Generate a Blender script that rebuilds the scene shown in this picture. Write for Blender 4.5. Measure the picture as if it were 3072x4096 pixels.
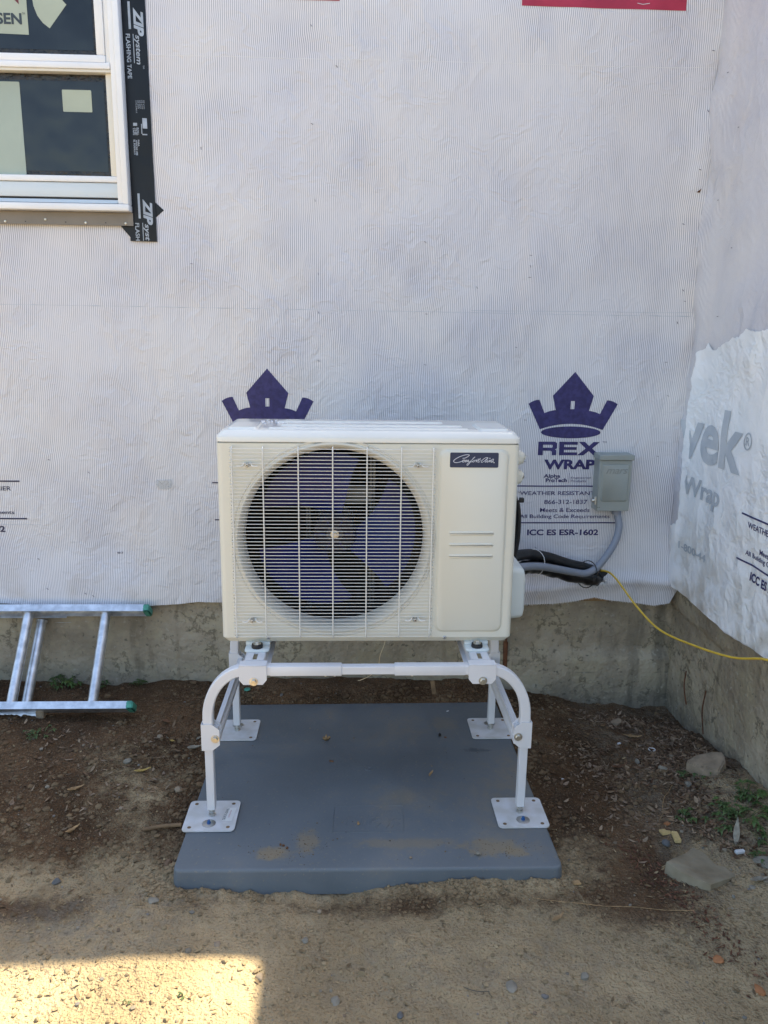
import bpy, bmesh, math, random
import numpy as np
from mathutils import Vector, Matrix

for o in list(bpy.data.objects):
    bpy.data.objects.remove(o)
S = bpy.context.scene
C = S.collection
R = math.radians

# ------------------------------------------------------------------ camera, sky, sun, exposure
CAM = np.array([-0.0459, -2.283, 1.4359])
YAW, PITCH, ROLL, FPX = 0.0400, 0.2191, 0.0125, 3159.6
_f = np.array([math.sin(YAW)*math.cos(PITCH), math.cos(YAW)*math.cos(PITCH), -math.sin(PITCH)])
_r = np.array([math.cos(YAW), -math.sin(YAW), 0.0])
_u = np.cross(_r, _f)
_r, _u = _r*math.cos(ROLL)+_u*math.sin(ROLL), -_r*math.sin(ROLL)+_u*math.cos(ROLL)
cd = bpy.data.cameras.new('camera')
cam = bpy.data.objects.new('camera', cd)
C.objects.link(cam)
cam.matrix_world = Matrix(((_r[0], _u[0], -_f[0], CAM[0]), (_r[1], _u[1], -_f[1], CAM[1]),
                           (_r[2], _u[2], -_f[2], CAM[2]), (0, 0, 0, 1)))
cd.sensor_fit = 'VERTICAL'
cd.sensor_height = 36.0
cd.lens = 36.0*FPX/4096
cd.clip_start = 0.05
cd.clip_end = 2000
S.camera = cam
S.render.resolution_x, S.render.resolution_y = 768, 1024

SUN_TO = Vector((1.535, 1.422, 3.08)).normalized()
W = bpy.data.worlds.new('World')
S.world = W
W.use_nodes = True
wn, wl = W.node_tree.nodes, W.node_tree.links
bg = wn['Background']
sky = wn.new('ShaderNodeTexSky')
sky.sky_type = 'NISHITA'
sky.sun_disc = False
sky.sun_elevation = math.asin(SUN_TO.z)
sky.sun_rotation = math.atan2(SUN_TO.x, SUN_TO.y)
sky.air_density = 1.0
sky.dust_density = 2.0
sky.ozone_density = 1.0
wl.new(sky.outputs[0], bg.inputs[0])
bg.inputs[1].default_value = 0.15
sd = bpy.data.lights.new('sun', 'SUN')
sd.energy = 5.0
sd.angle = R(0.55)
sd.color = (1.0, 0.91, 0.74)
sun = bpy.data.objects.new('sun', sd)
C.objects.link(sun)
sun.location = SUN_TO*20
sun.rotation_euler = (-SUN_TO).to_track_quat('-Z', 'Y').to_euler()
vs = S.view_settings
vs.view_transform = 'Standard'
vs.look = 'None'
vs.exposure = 1.66
vs.gamma = 1.0
S.cycles.max_bounces = 6
S.cycles.diffuse_bounces = 3
S.cycles.glossy_bounces = 3
S.cycles.transmission_bounces = 2
vs.use_curve_mapping = False
vs.use_white_balance = True
vs.white_balance_temperature = 6950
vs.white_balance_tint = 8

# ------------------------------------------------------------------ helpers
rng = np.random.default_rng(7)
random.seed(7)
_tab = rng.random((256, 256))
def vnoise(x, y, s=0):
    x = np.asarray(x, float)+s*37.13; y = np.asarray(y, float)+s*91.7
    xi = np.floor(x).astype(int); yi = np.floor(y).astype(int)
    fx = x-xi; fy = y-yi
    fx = fx*fx*(3-2*fx); fy = fy*fy*(3-2*fy)
    a = _tab[xi % 256, yi % 256]; b = _tab[(xi+1) % 256, yi % 256]
    c = _tab[xi % 256, (yi+1) % 256]; d = _tab[(xi+1) % 256, (yi+1) % 256]
    return (a*(1-fx)+b*fx)*(1-fy)+(c*(1-fx)+d*fx)*fy-0.5
def fbm(x, y, o=4, s=0):
    t = 0; a = 1
    for i in range(o):
        t = t+a*vnoise(np.asarray(x)*2**i, np.asarray(y)*2**i, s+i*3); a *= .5
    return t
def sstep(a, b, x):
    t = np.clip((np.asarray(x, float)-a)/(b-a), 0, 1)
    return t*t*(3-2*t)

def root_loc(o):
    while o.parent: o = o.parent
    return np.array(o.location)
def tag(o, label=None, cat=None, group=None, kind=None):
    if label: o['label'] = label
    if cat: o['category'] = cat
    if group: o['group'] = group
    if kind: o['kind'] = kind
    return o
def thing(name, loc, label, cat, group=None):
    o = bpy.data.objects.new(name, None)
    o.empty_display_size = .05
    C.objects.link(o)
    o.location = loc
    return tag(o, label, cat, group)
def link(name, me, mat, parent=None, loc=None):
    o = bpy.data.objects.new(name, me)
    C.objects.link(o)
    if mat is not None and not me.materials: me.materials.append(mat)
    if parent is not None:
        o.parent = parent
    if loc is not None:
        base = root_loc(parent) if parent is not None else np.zeros(3)
        o.location = np.array(loc)-base
    return o
def mk(name, v, f, mat, parent=None, smooth=False, auto=None, own=False):
    """mesh object from world-space vertices; parts are stored relative to their thing"""
    v = np.asarray(v, float).reshape(-1, 3)
    if parent is not None: base = root_loc(parent)
    elif own: base = np.array([v[:, 0].mean(), v[:, 1].mean(), v[:, 2].min()])
    else: base = np.zeros(3)
    me = bpy.data.meshes.new(name)
    me.from_pydata((v-base).tolist(), [], [list(map(int, q)) for q in f])
    me.update()
    fixn(me)
    if smooth: me.shade_smooth()
    if auto: me.set_sharp_from_angle(angle=R(auto))
    o = link(name, me, mat, parent)
    if parent is None and own: o.location = base
    return o
def fixn(me):
    bm = bmesh.new(); bm.from_mesh(me)
    bmesh.ops.recalc_face_normals(bm, faces=bm.faces)
    bm.to_mesh(me); bm.free()
def vf_box(x0, x1, y0, y1, z0, z1):
    v = [(x, y, z) for z in (z0, z1) for y in (y0, y1) for x in (x0, x1)]
    return v, [(0, 2, 3, 1), (4, 5, 7, 6), (0, 1, 5, 4), (2, 6, 7, 3), (0, 4, 6, 2), (1, 3, 7, 5)]
def box(name, x0, x1, y0, y1, z0, z1, mat, parent=None, bev=0, seg=2, own=False):
    v, f = vf_box(x0, x1, y0, y1, z0, z1)
    if not bev: return mk(name, v, f, mat, parent, own=own)
    bm = bmesh.new()
    bv = [bm.verts.new(p) for p in v]
    for q in f: bm.faces.new([bv[i] for i in q])
    bmesh.ops.bevel(bm, geom=list(bm.edges), offset=bev, segments=seg, affect='EDGES', profile=.5)
    o = mk(name, [p.co[:] for p in bm.verts], [[p.index for p in q.verts] for q in ixd(bm).faces], mat, parent, True, 40, own=own)
    bm.free()
    return o
def ixd(bm):
    bm.verts.index_update(); bm.verts.ensure_lookup_table(); return bm
def joinvf(L):
    V = []; F = []; n = 0
    for v, f in L:
        V += [tuple(p) for p in v]; F += [[i+n for i in q] for q in f]; n += len(v)
    return V, F
def vf_sweep(pts, prof, up=(0, 0, 1), closed=True, caps=True):
    """sweep a 2-D profile (side, up) along pts"""
    P = [Vector(p) for p in pts]; up = Vector(up); V = []; n = len(prof)
    T = []
    for i in range(len(P)):
        a = P[max(i-1, 0)]; b = P[min(i+1, len(P)-1)]
        T.append((b-a).normalized())
    s = T[0].cross(up)
    if s.length < 1e-4: s = T[0].cross(Vector((1, 0, 0)))
    s.normalize()
    for i, p in enumerate(P):
        s = (s-T[i]*s.dot(T[i])).normalized()
        w = s.cross(T[i])
        k = 1.0
        if 0 < i < len(P)-1:
            c = (P[i]-P[i-1]).normalized().dot((P[i+1]-P[i]).normalized())
            k = 1/max(.5, math.sqrt((1+c)/2))
        for (a, b) in prof:
            V.append(p+s*a*1.0+w*b*1.0)
    F = []
    for i in range(len(P)-1):
        for j in range(n if closed else n-1):
            k = (j+1) % n
            F.append((i*n+j, i*n+k, (i+1)*n+k, (i+1)*n+j))
    if caps and closed:
        F.append(tuple(range(n))); F.append(tuple((len(P)-1)*n+j for j in range(n)))
    return V, F
def circ(r, n=10):
    return [(r*math.cos(2*math.pi*i/n), r*math.sin(2*math.pi*i/n)) for i in range(n)]
def smoothpts(pts, n=8):
    """Catmull-Rom through points"""
    P = [np.array(p, float) for p in pts]
    P = [2*P[0]-P[1]]+P+[2*P[-1]-P[-2]]
    out = []
    for i in range(1, len(P)-2):
        for k in range(n):
            t = k/n
            a, b, c, d = P[i-1:i+3]
            out.append(.5*((2*b)+(-a+c)*t+(2*a-5*b+4*c-d)*t*t+(-a+3*b-3*c+d)*t**3))
    out.append(P[-2])
    return out
def tube(name, pts, r, mat, parent=None, n=10, sm=0, own=False, up=(0, 0, 1)):
    if sm: pts = smoothpts(pts, sm)
    v, f = vf_sweep(pts, circ(r, n), up)
    return mk(name, v, f, mat, parent, True, 60, own=own)
def vf_lathe(prof, o, ax='y', n=48, caps=False):
    """prof list of (r, h); axis through o"""
    V = []; o = Vector(o)
    for (r, h) in prof:
        for i in range(n):
            a = 2*math.pi*i/n; c, s = r*math.cos(a), r*math.sin(a)
            d = {'y': (c, h, s), 'z': (c, s, h), 'x': (h, c, s)}[ax]
            V.append(o+Vector(d))
    F = []
    for k in range(len(prof)-1):
        for i in range(n):
            j = (i+1) % n
            F.append((k*n+i, k*n+j, (k+1)*n+j, (k+1)*n+i))
    if caps:
        F.append(tuple(range(n))); F.append(tuple((len(prof)-1)*n+i for i in range(n)))
    return V, F
def lathe(name, prof, o, mat, parent, ax='y', n=48, caps=False, auto=35):
    v, f = vf_lathe(prof, o, ax, n, caps)
    return mk(name, v, f, mat, parent, True, auto)
def rrect(x0, x1, z0, z1, r, n=5):
    P = []
    for cx, cz, a0 in ((x1-r, z1-r, 0), (x0+r, z1-r, 90), (x0+r, z0+r, 180), (x1-r, z0+r, 270)):
        for i in range(n+1):
            a = R(a0+90*i/n); P.append((cx+r*math.cos(a), cz+r*math.sin(a)))
    return P
def vf_loops(loops):
    """skin a list of equal-length closed 3-D loops, last one capped"""
    n = len(loops[0]); V = [p for L in loops for p in L]; F = []
    for k in range(len(loops)-1):
        for i in range(n):
            j = (i+1) % n
            F.append((k*n+i, k*n+j, (k+1)*n+j, (k+1)*n+i))
    F.append(tuple((len(loops)-1)*n+i for i in range(n)))
    return V, F
def poly2d(loops):
    """filled 2-D outline (with holes) -> verts2d, tris"""
    cu = bpy.data.curves.new('tmp', 'CURVE'); cu.dimensions = '2D'; cu.fill_mode = 'FRONT'
    for L in loops:
        sp = cu.splines.new('POLY'); sp.points.add(len(L)-1); sp.use_cyclic_u = True
        for p, q in zip(sp.points, L): p.co = (q[0], q[1], 0, 1)
    return from_curve(cu)
def from_curve(cu):
    ob = bpy.data.objects.new('tmp', cu); C.objects.link(ob)
    dg = bpy.context.evaluated_depsgraph_get(); dg.update()
    me = bpy.data.meshes.new_from_object(ob.evaluated_get(dg))
    v = np.array([p.co[:] for p in me.vertices]).reshape(-1, 3); f = [list(q.vertices) for q in me.polygons]
    bpy.data.objects.remove(ob); bpy.data.meshes.remove(me); bpy.data.curves.remove(cu)
    return v[:, :2], f
def text2d(s, bold=0, shear=0, space=1):
    cu = bpy.data.curves.new('tmp', 'FONT'); cu.body = s; cu.size = 1
    cu.offset = bold; cu.shear = shear; cu.space_character = space; cu.fill_mode = 'FRONT'
    cu.resolution_u = 4
    return from_curve(cu)
def fit(v, x0, x1, z0, z1):
    a, b = v.min(0), v.max(0); v = (v-a)/(b-a)
    return np.stack([x0+v[:, 0]*(x1-x0), z0+v[:, 1]*(z1-z0)], 1)
def cut(v, f, step):
    """cut flat 2-D mesh along a grid so that it can follow a wrinkled sheet"""
    bm = bmesh.new()
    bv = [bm.verts.new((p[0], p[1], 0)) for p in v]
    for q in f:
        try: bm.faces.new([bv[i] for i in q])
        except ValueError: pass
    for ax in (0, 1):
        lo, hi = min(p[ax] for p in v), max(p[ax] for p in v)
        k = math.ceil(lo/step)
        while k*step < hi:
            co = [0, 0, 0]; no = [0, 0, 0]; co[ax] = k*step; no[ax] = 1
            bmesh.ops.bisect_plane(bm, geom=bm.verts[:]+bm.edges[:]+bm.faces[:], plane_co=co, plane_no=no)
            k += 1
    ixd(bm)
    V = np.array([p.co[:2] for p in bm.verts]); F = [[p.index for p in q.verts] for q in bm.faces]
    bm.free()
    return V, F

# ------------------------------------------------------------------ materials
def mat(name, col, rough=.5, metal=0, var=.0, vscale=20, bump=0, bscale=200, spec=.5, coat=0, col2=None, detail=4, rvar=0):
    m = bpy.data.materials.new(name); m.use_nodes = True
    nt = m.node_tree; N = nt.nodes; L = nt.links; b = N['Principled BSDF']
    b.inputs['Base Color'].default_value = (*col, 1)
    b.inputs['Roughness'].default_value = rough
    b.inputs['Metallic'].default_value = metal
    b.inputs['Specular IOR Level'].default_value = spec
    b.inputs['Coat Weight'].default_value = coat
    tc = N.new('ShaderNodeTexCoord')
    if var or col2:
        n = N.new('ShaderNodeTexNoise'); n.inputs['Scale'].default_value = vscale; n.inputs['Detail'].default_value = detail
        L.new(tc.outputs['Object'], n.inputs['Vector'])
        rp = N.new('ShaderNodeValToRGB')
        a = col2 if col2 else tuple(max(0, c*(1-var)) for c in col)
        c = col if col2 else tuple(c*(1+var) for c in col)
        rp.color_ramp.elements[0].color = (*a, 1); rp.color_ramp.elements[1].color = (*c, 1)
        rp.color_ramp.elements[0].position = .35; rp.color_ramp.elements[1].position = .65
        L.new(n.outputs['Fac'], rp.inputs[0]); L.new(rp.outputs[0], b.inputs['Base Color'])
        if rvar:
            mr = N.new('ShaderNodeMapRange'); mr.inputs[3].default_value = rough-rvar; mr.inputs[4].default_value = rough+rvar
            L.new(n.outputs['Fac'], mr.inputs[0]); L.new(mr.outputs[0], b.inputs['Roughness'])
    if bump:
        n2 = N.new('ShaderNodeTexNoise'); n2.inputs['Scale'].default_value = bscale; n2.inputs['Detail'].default_value = 1
        L.new(tc.outputs['Object'], n2.inputs['Vector'])
        bp = N.new('ShaderNodeBump'); bp.inputs['Strength'].default_value = bump; bp.inputs['Distance'].default_value = .002
        L.new(n2.outputs['Fac'], bp.inputs['Height']); L.new(bp.outputs[0], b.inputs['Normal'])
    return m
class NG:
    """tiny node helper"""
    def __init__(s, name):
        s.m = bpy.data.materials.new(name); s.m.use_nodes = True
        s.t = s.m.node_tree; s.N = s.t.nodes; s.L = s.t.links; s.b = s.N['Principled BSDF']
        s.tc = s.N.new('ShaderNodeTexCoord').outputs['Object']
    def put(s, sock, v):
        if hasattr(v, 'links') or hasattr(v, 'is_linked'): s.L.new(v, sock)
        elif isinstance(v, tuple) and len(v) == 3 and sock.type == 'RGBA': sock.default_value = (*v, 1)
        else: sock.default_value = v
    def math(s, op, a, b=0.0, c=0.0, clamp=False):
        n = s.N.new('ShaderNodeMath'); n.operation = op; n.use_clamp = clamp
        for i, q in enumerate((a, b, c)): s.put(n.inputs[i], q)
        return n.outputs[0]
    def noise(s, scale, detail=4, vec=None, dist=0, rough=.5):
        n = s.N.new('ShaderNodeTexNoise'); n.inputs['Scale'].default_value = scale
        n.inputs['Detail'].default_value = detail; n.inputs['Distortion'].default_value = dist
        n.inputs['Roughness'].default_value = rough
        s.L.new(vec if vec is not None else s.tc, n.inputs['Vector'])
        return n.outputs['Fac']
    def voro(s, scale, vec=None, feat='F1', rnd=1):
        n = s.N.new('ShaderNodeTexVoronoi'); n.inputs['Scale'].default_value = scale; n.feature = feat
        n.inputs['Randomness'].default_value = rnd
        s.L.new(vec if vec is not None else s.tc, n.inputs['Vector'])
        return n.outputs['Distance']
    def scale(s, sx, sy, sz, vec=None):
        n = s.N.new('ShaderNodeMapping'); n.inputs['Scale'].default_value = (sx, sy, sz)
        s.L.new(vec if vec is not None else s.tc, n.inputs['Vector'])
        return n.outputs[0]
    def xyz(s, vec=None):
        n = s.N.new('ShaderNodeSeparateXYZ'); s.L.new(vec if vec is not None else s.tc, n.inputs[0])
        return n.outputs
    def ramp(s, v, a, b, lo=0.0, hi=1.0):
        n = s.N.new('ShaderNodeMapRange'); n.interpolation_type = 'SMOOTHSTEP'
        s.put(n.inputs[0], v)
        for i, q in zip((1, 2, 3, 4), (a, b, lo, hi)): n.inputs[i].default_value = q
        return n.outputs[0]
    def mix(s, fac, a, b, mode='MIX'):
        n = s.N.new('ShaderNodeMix'); n.data_type = 'RGBA'; n.blend_type = mode
        s.put(n.inputs[0], fac); s.put(n.inputs[6], a); s.put(n.inputs[7], b)
        return n.outputs[2]
    def attr(s, name):
        n = s.N.new('ShaderNodeAttribute'); n.attribute_name = name
        return n.outputs
    def bump(s, h, dist=.002, strength=1.0, nrm=None):
        n = s.N.new('ShaderNodeBump'); n.inputs['Distance'].default_value = dist; n.inputs['Strength'].default_value = strength
        s.put(n.inputs['Height'], h)
        if nrm is not None: s.L.new(nrm, n.inputs['Normal'])
        return n.outputs[0]
    def out(s, col, rough, nrm=None, spec=None):
        s.put(s.b.inputs['Base Color'], col); s.put(s.b.inputs['Roughness'], rough)
        if nrm is not None: s.L.new(nrm, s.b.inputs['Normal'])
        if spec is not None: s.b.inputs['Specular IOR Level'].default_value = spec
        return s.m

def wrap_mat(name, axis, tyvek=False):
    g = NG(name)
    x = g.xyz()[axis]; z = g.xyz()[2]
    n1 = g.noise(2.2, 4); n2 = g.noise(3.7, 3, g.scale(1, 1, 1.0)); n3 = g.noise(9, 4)
    xx = g.math('ADD', x, g.math('ADD', g.math('MULTIPLY', n1, .05), g.math('MULTIPLY', n3, .008)))
    ph = g.math('FRACT', g.math('MULTIPLY', xx, 1/.0071))
    st = g.math('SUBTRACT', 1.0, g.ramp(g.math('ABSOLUTE', g.math('SUBTRACT', ph, .5)), .08, .22))
    st = g.math('MULTIPLY', st, g.ramp(n2, .3, .7, .55, 1.0))
    c = g.mix(g.ramp(n1, .35, .7), (.705, .705, .73), (.75, .738, .73))
    c = g.mix(g.math('MULTIPLY', g.ramp(n2, .52, .70), .40), c, (.61, .63, .70))
    streak = g.noise(1.0, 3, g.scale(4.5, 4.5, .9))
    c = g.mix(g.math('MULTIPLY', g.ramp(streak, .52, .72), .4), c, (.80, .74, .68))
    c = g.mix(g.math('MULTIPLY', st, .95), c, (.235, .225, .285))
    if tyvek:
        dirt = g.math('MULTIPLY', g.ramp(n3, .45, .70), g.ramp(z, .75, .45))
        c = g.mix(g.math('MULTIPLY', dirt, .6), c, (.42, .36, .27))
    else:
        dirt = g.math('MULTIPLY', g.ramp(n3, .48, .75), g.ramp(z, .75, .38))
        c = g.mix(g.math('MULTIPLY', dirt, .45), c, (.42, .37, .30))
    return g.out(c, .48, crumple(g, n3, .85), .4)
def crumple(g, n3, k):
    """creased plastic sheet: facets between creases, at two sizes, over a soft slack"""
    pv = g.N.new('ShaderNodeVectorMath'); pv.operation = 'ADD'
    cb = g.N.new('ShaderNodeCombineXYZ')
    for i in range(3): g.put(cb.inputs[i], g.math('MULTIPLY', n3, (.16, .16, .22)[i]))
    g.L.new(g.tc, pv.inputs[0]); g.L.new(cb.outputs[0], pv.inputs[1])
    v1 = g.voro(8, g.scale(1.5, 1.5, .6, pv.outputs[0])); v2 = g.voro(31, g.scale(.8, .8, 1.2, pv.outputs[0]))
    m1 = g.ramp(g.noise(1.9, 2), .40, .62, .25, 1.2); m2 = g.ramp(g.noise(2.7, 2), .42, .60, .25, 1.0)
    h = g.math('ADD', g.math('MULTIPLY', v1, m1), g.math('MULTIPLY', g.math('MULTIPLY', v2, m2), .33))
    return g.bump(h, .016*k, .5)
M = {}
M['wrap'] = wrap_mat('striped_wrap', 0)
M['wrap_r'] = wrap_mat('striped_wrap_torn', 1, True)

def concrete(name, axis):
    g = NG(name)
    x = g.xyz()[axis]; z = g.xyz()[2]
    n1 = g.noise(3, 6, rough=.65); n2 = g.noise(9, 6, rough=.68); n3 = g.noise(46, 4, rough=.6)
    st = g.noise(5, 5, g.scale(2.4, 2.4, .5), rough=.6)
    c = g.mix(g.ramp(n1, .32, .68), (.255, .210, .150), (.43, .368, .275))
    c = g.mix(g.math('MULTIPLY', g.ramp(n2, .42, .62), .45), c, (.40, .345, .225))
    c = g.mix(g.math('MULTIPLY', g.ramp(st, .54, .70), .55), c, (.14, .115, .08))
    ring_ = g.math('ABSOLUTE', g.math('SUBTRACT', n1, .52))
    c = g.mix(g.math('MULTIPLY', g.ramp(ring_, .022, .0), g.ramp(n2, .42, .55, 0, .6)), c, (.09, .075, .05))
    c = g.mix(g.math('MULTIPLY', g.ramp(n1, .60, .72), .55), c, (.43, .385, .28))
    damp = g.math('MULTIPLY', g.ramp(g.math('ADD', z, g.math('MULTIPLY', n2, .20)), .30, .10), .6)
    c = g.mix(damp, c, (.15, .138, .115))
    c = g.mix(g.math('MULTIPLY', g.math('MULTIPLY', g.ramp(n2, .56, .68), g.ramp(z, .20, .02)), .55), c, (.36, .36, .34))
    if axis == 1:   # darker parged band under the wrap near the inside corner
        band = g.math('MULTIPLY', g.ramp(g.math('ADD', z, g.math('MULTIPLY', n2, .10)), .405, .425), g.ramp(x, .27, .31))
        c = g.mix(band, c, (.165, .148, .122))
        leak = g.math('MULTIPLY', g.ramp(st, .47, .60), g.ramp(x, .30, .55))
        c = g.mix(g.math('MULTIPLY', leak, .65), c, (.065, .060, .048))
    else:
        leak = g.math('MULTIPLY', g.ramp(g.noise(8, 5, g.scale(2, 1, .35)), .44, .60), g.ramp(x, .70, 1.15))
        c = g.mix(g.math('MULTIPLY', leak, .6), c, (.065, .060, .048))
        corner_tint = g.math('MULTIPLY', g.ramp(x, 1.13, 1.27), g.ramp(z, .30, .05))  # darker olive towards the inside corner and the bottom
        c = g.mix(g.math('MULTIPLY', corner_tint, .6), c, (.07, .075, .03))
        seam = g.math('MULTIPLY', g.ramp(g.math('ABSOLUTE', g.math('SUBTRACT', z, .158)), .006, .0), g.ramp(x, .5, .75))
        c = g.mix(g.math('MULTIPLY', seam, g.ramp(n2, .45, .65, 0, .5)), c, (.08, .07, .055))
    c = g.mix(g.math('MULTIPLY', g.ramp(n3, .60, .70), .75), c, (.10, .09, .07))
    c = g.mix(g.math('MULTIPLY', g.ramp(n3, .40, .30), .5), c, (.44, .41, .34))
    h = g.math('ADD', g.math('MULTIPLY', g.noise(60, 2), .5), g.math('MULTIPLY', g.noise(11, 3, rough=.65), 1.5))
    return g.out(c, .9, g.bump(h, .012, .8), .25)
M['conc_b'] = concrete('stained_concrete', 0)
M['conc_r'] = concrete('stained_concrete_side', 1)

def soil():
    g = NG('soil')
    d = g.attr('damp')[2]; gr = g.attr('grey')[2]
    n1 = g.noise(3.5, 5, rough=.6); n2 = g.noise(26, 6, rough=.68); n3 = g.noise(150, 3)
    pale = g.mix(g.ramp(n1, .35, .7), (.275, .204, .118), (.405, .305, .180))
    dark = g.mix(g.ramp(n1, .35, .7), (.066, .037, .019), (.150, .087, .046))
    grey = g.mix(g.ramp(n2, .35, .7), (.13, .108, .08), (.26, .22, .165))
    c = g.mix(g.ramp(g.math('ADD', d, g.math('MULTIPLY', g.math('SUBTRACT', n2, .5), .9)), .25, .75), pale, dark)
    c = g.mix(g.math('MULTIPLY', gr, g.ramp(n2, .3, .7)), c, grey)
    c = g.mix(g.math('MULTIPLY', g.ramp(n2, .56, .70), g.ramp(d, 0, .6, .25, .7)), c, (.075, .048, .028))
    c = g.mix(g.math('MULTIPLY', g.ramp(n3, .58, .70), .3), c, (.40, .325, .225))
    c = g.mix(g.math('MULTIPLY', g.ramp(n3, .42, .30), .5), c, (.045, .032, .02))
    h = g.math('ADD', g.math('MULTIPLY', g.noise(30, 3, rough=.7), 1.5), g.math('MULTIPLY', g.noise(150, 1), .6))
    return g.out(c, .95, g.bump(g.math('MULTIPLY', h, g.ramp(d, .1, .6, .7, 1.0)), .015, 1.0), .15)
M['soil'] = soil()
M['clod'] = mat('clod', (.21, .145, .083), .95, var=.35, vscale=9, bump=.8, bscale=120, spec=.15)
M['clod_dark'] = mat('clod_dark', (.105, .068, .038), .95, var=.35, vscale=9, bump=.8, bscale=120, spec=.15)

def pad_mat():
    g = NG('pad_plastic')
    n1 = g.noise(3.2, 6, rough=.62); n2 = g.noise(28, 5, rough=.7); n3 = g.noise(110, 3)
    c = g.mix(g.ramp(n1, .3, .7), (.116, .135, .150), (.146, .166, .183))
    c = g.mix(g.math('MULTIPLY', g.ramp(n1, .50, .72), g.ramp(n2, .3, .6, .2, .75)), c, (.215, .19, .15))
    y = g.xyz()[1]; x = g.xyz()[0]
    nn_ = g.math('MULTIPLY', g.math('SUBTRACT', n2, .5), 2.2)
    def blot(bx, by, rx, ry, k):
        dx = g.math('DIVIDE', g.math('SUBTRACT', x, bx), rx); dy = g.math('DIVIDE', g.math('SUBTRACT', y, by), ry)
        q = g.math('SQRT', g.math('ADD', g.math('MULTIPLY', dx, dx), g.math('MULTIPLY', dy, dy)))
        return g.math('MULTIPLY', g.ramp(g.math('ADD', q, nn_), 1.1, .35), k)
    for b in ((-.27, -.425, .06, .035, .8), (-.175, -.375, .04, .065, .65), (.36, -.41, .10, .05, .7), (.42, -.435, .045, .025, .75),
              (.12, -.15, .06, .05, .35), (.12, -.39, .20, .03, .45), (.3, .33, .06, .06, .3)):
        c = g.mix(blot(*b), c, (.25, .195, .118))
    c = g.mix(blot(.395, .135, .05, .018, .7), c, (.05, .06, .075))
    c = g.mix(g.math('MULTIPLY', g.ramp(n3, .62, .72), .5), c, (.26, .22, .155))
    return g.out(c, g.ramp(n1, .4, .7, .42, .72), g.bump(n3, .0012, .5), .4)
M['pad'] = pad_mat()

M['cream'] = mat('cream_paint', (.70, .68, .585), .42, var=.025, vscale=3, bump=.06, bscale=900, spec=.45)
M['white_cap'] = mat('white_cap_paint', (.74, .735, .68), .22, var=.03, vscale=4, bump=.04, bscale=700, spec=.5, coat=.3)
M['wire'] = mat('grille_coating', (.74, .73, .68), .4, bump=.05, bscale=500)
M['cover'] = mat('valve_cover_plastic', (.66, .70, .68), .4)
M['dark'] = mat('dark_inside', (.012, .012, .014), .7)
M['ring'] = mat('orifice_paint', (.62, .60, .52), .35, var=.04, vscale=6)
M['fan'] = mat('navy_fan_plastic', (.003, .007, .085), .36, var=.25, vscale=8, spec=.22)
M['hub'] = mat('hub_plastic', (.005, .005, .014), .45, spec=.15)
M['hub_disc'] = mat('hub_disc_plastic', (.045, .043, .05), .5, spec=.2)
M['steel'] = mat('galvanised_steel', (.50, .51, .52), .38, 1, var=.15, vscale=40, bump=.1, bscale=250)
M['zinc'] = mat('zinc_bolt', (.62, .60, .54), .32, .95, var=.12, vscale=90)
M['zinc_y'] = mat('yellow_zinc_bolt', (.60, .59, .55), .30, .95, var=.15, vscale=90)
M['rubber'] = mat('black_rubber', (.018, .018, .019), .6, bump=.2, bscale=300)
M['stand'] = mat('white_powder_coat', (.69, .69, .705), .42, var=.03, vscale=7, bump=.06, bscale=800)
M['plate'] = mat('dirty_powder_coat', (.66, .66, .675), .45, col2=(.56, .545, .52), vscale=22, bump=.06, bscale=500)
M['badge'] = mat('navy_badge', (.012, .026, .075), .35, var=.05, vscale=50)
M['silver'] = mat('silver_print', (.62, .64, .70), .4)
M['navy_print'] = mat('navy_ink', (.038, .034, .125), .5, var=.2, vscale=60, spec=.3)
M['grey_print'] = mat('grey_ink', (.045, .045, .085), .5, var=.15, vscale=60, spec=.3)
M['faded_print'] = mat('faded_grey_ink', (.40, .45, .50), .55, col2=(.54, .58, .61), vscale=9, spec=.3)
M['red_print'] = mat('red_ink', (.40, .035, .075), .5, var=.1, vscale=12, spec=.3)
M['black_wrap'] = mat('black_insulation', (.010, .010, .011), .5, var=.3, vscale=40, bump=.35, bscale=70)
M['black_tape'] = mat('black_plastic_tape', (.009, .009, .010), .28, bump=.9, bscale=22)
M['conduit'] = mat('grey_pvc', (.235, .262, .315), .38, var=.05, vscale=15)
M['tie'] = mat('white_nylon', (.72, .72, .70), .4)
M['box'] = mat('grey_enclosure_paint', (.30, .325, .30), .42, var=.05, vscale=8, bump=.08, bscale=600)
M['yellow'] = mat('yellow_pvc', (.66, .44, .05), .4, var=.08, vscale=40)
M['alu'] = mat('worn_aluminium', (.66, .67, .69), .38, .9, var=.18, vscale=30, bump=.25, bscale=160, rvar=.1)
M['green_cap'] = mat('green_plastic', (.06, .29, .215), .5, var=.25, vscale=40)
M['vinyl'] = mat('white_vinyl', (.84, .845, .84), .35, var=.03, vscale=5)
M['vinyl_in'] = mat('cream_vinyl', (.74, .71, .62), .4)
M['sill'] = mat('blue_white_sill', (.62, .68, .70), .3)
M['flange'] = mat('brown_grey_flange', (.20, .18, .155), .5, var=.06, vscale=10)
M['film'] = mat('film_border', (.02, .017, .016), .25, var=.7, vscale=60, bump=1.0, bscale=90, spec=.4)
M['sticker'] = mat('pale_green_sticker', (.40, .445, .345), .4, var=.06, vscale=7)
M['sticker_in'] = mat('milky_sticker', (.36, .42, .35), .35, var=.05, vscale=5)
M['ink'] = mat('sticker_ink', (.035, .05, .06), .5)
M['maroon'] = mat('maroon_ink', (.16, .02, .03), .5)
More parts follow.
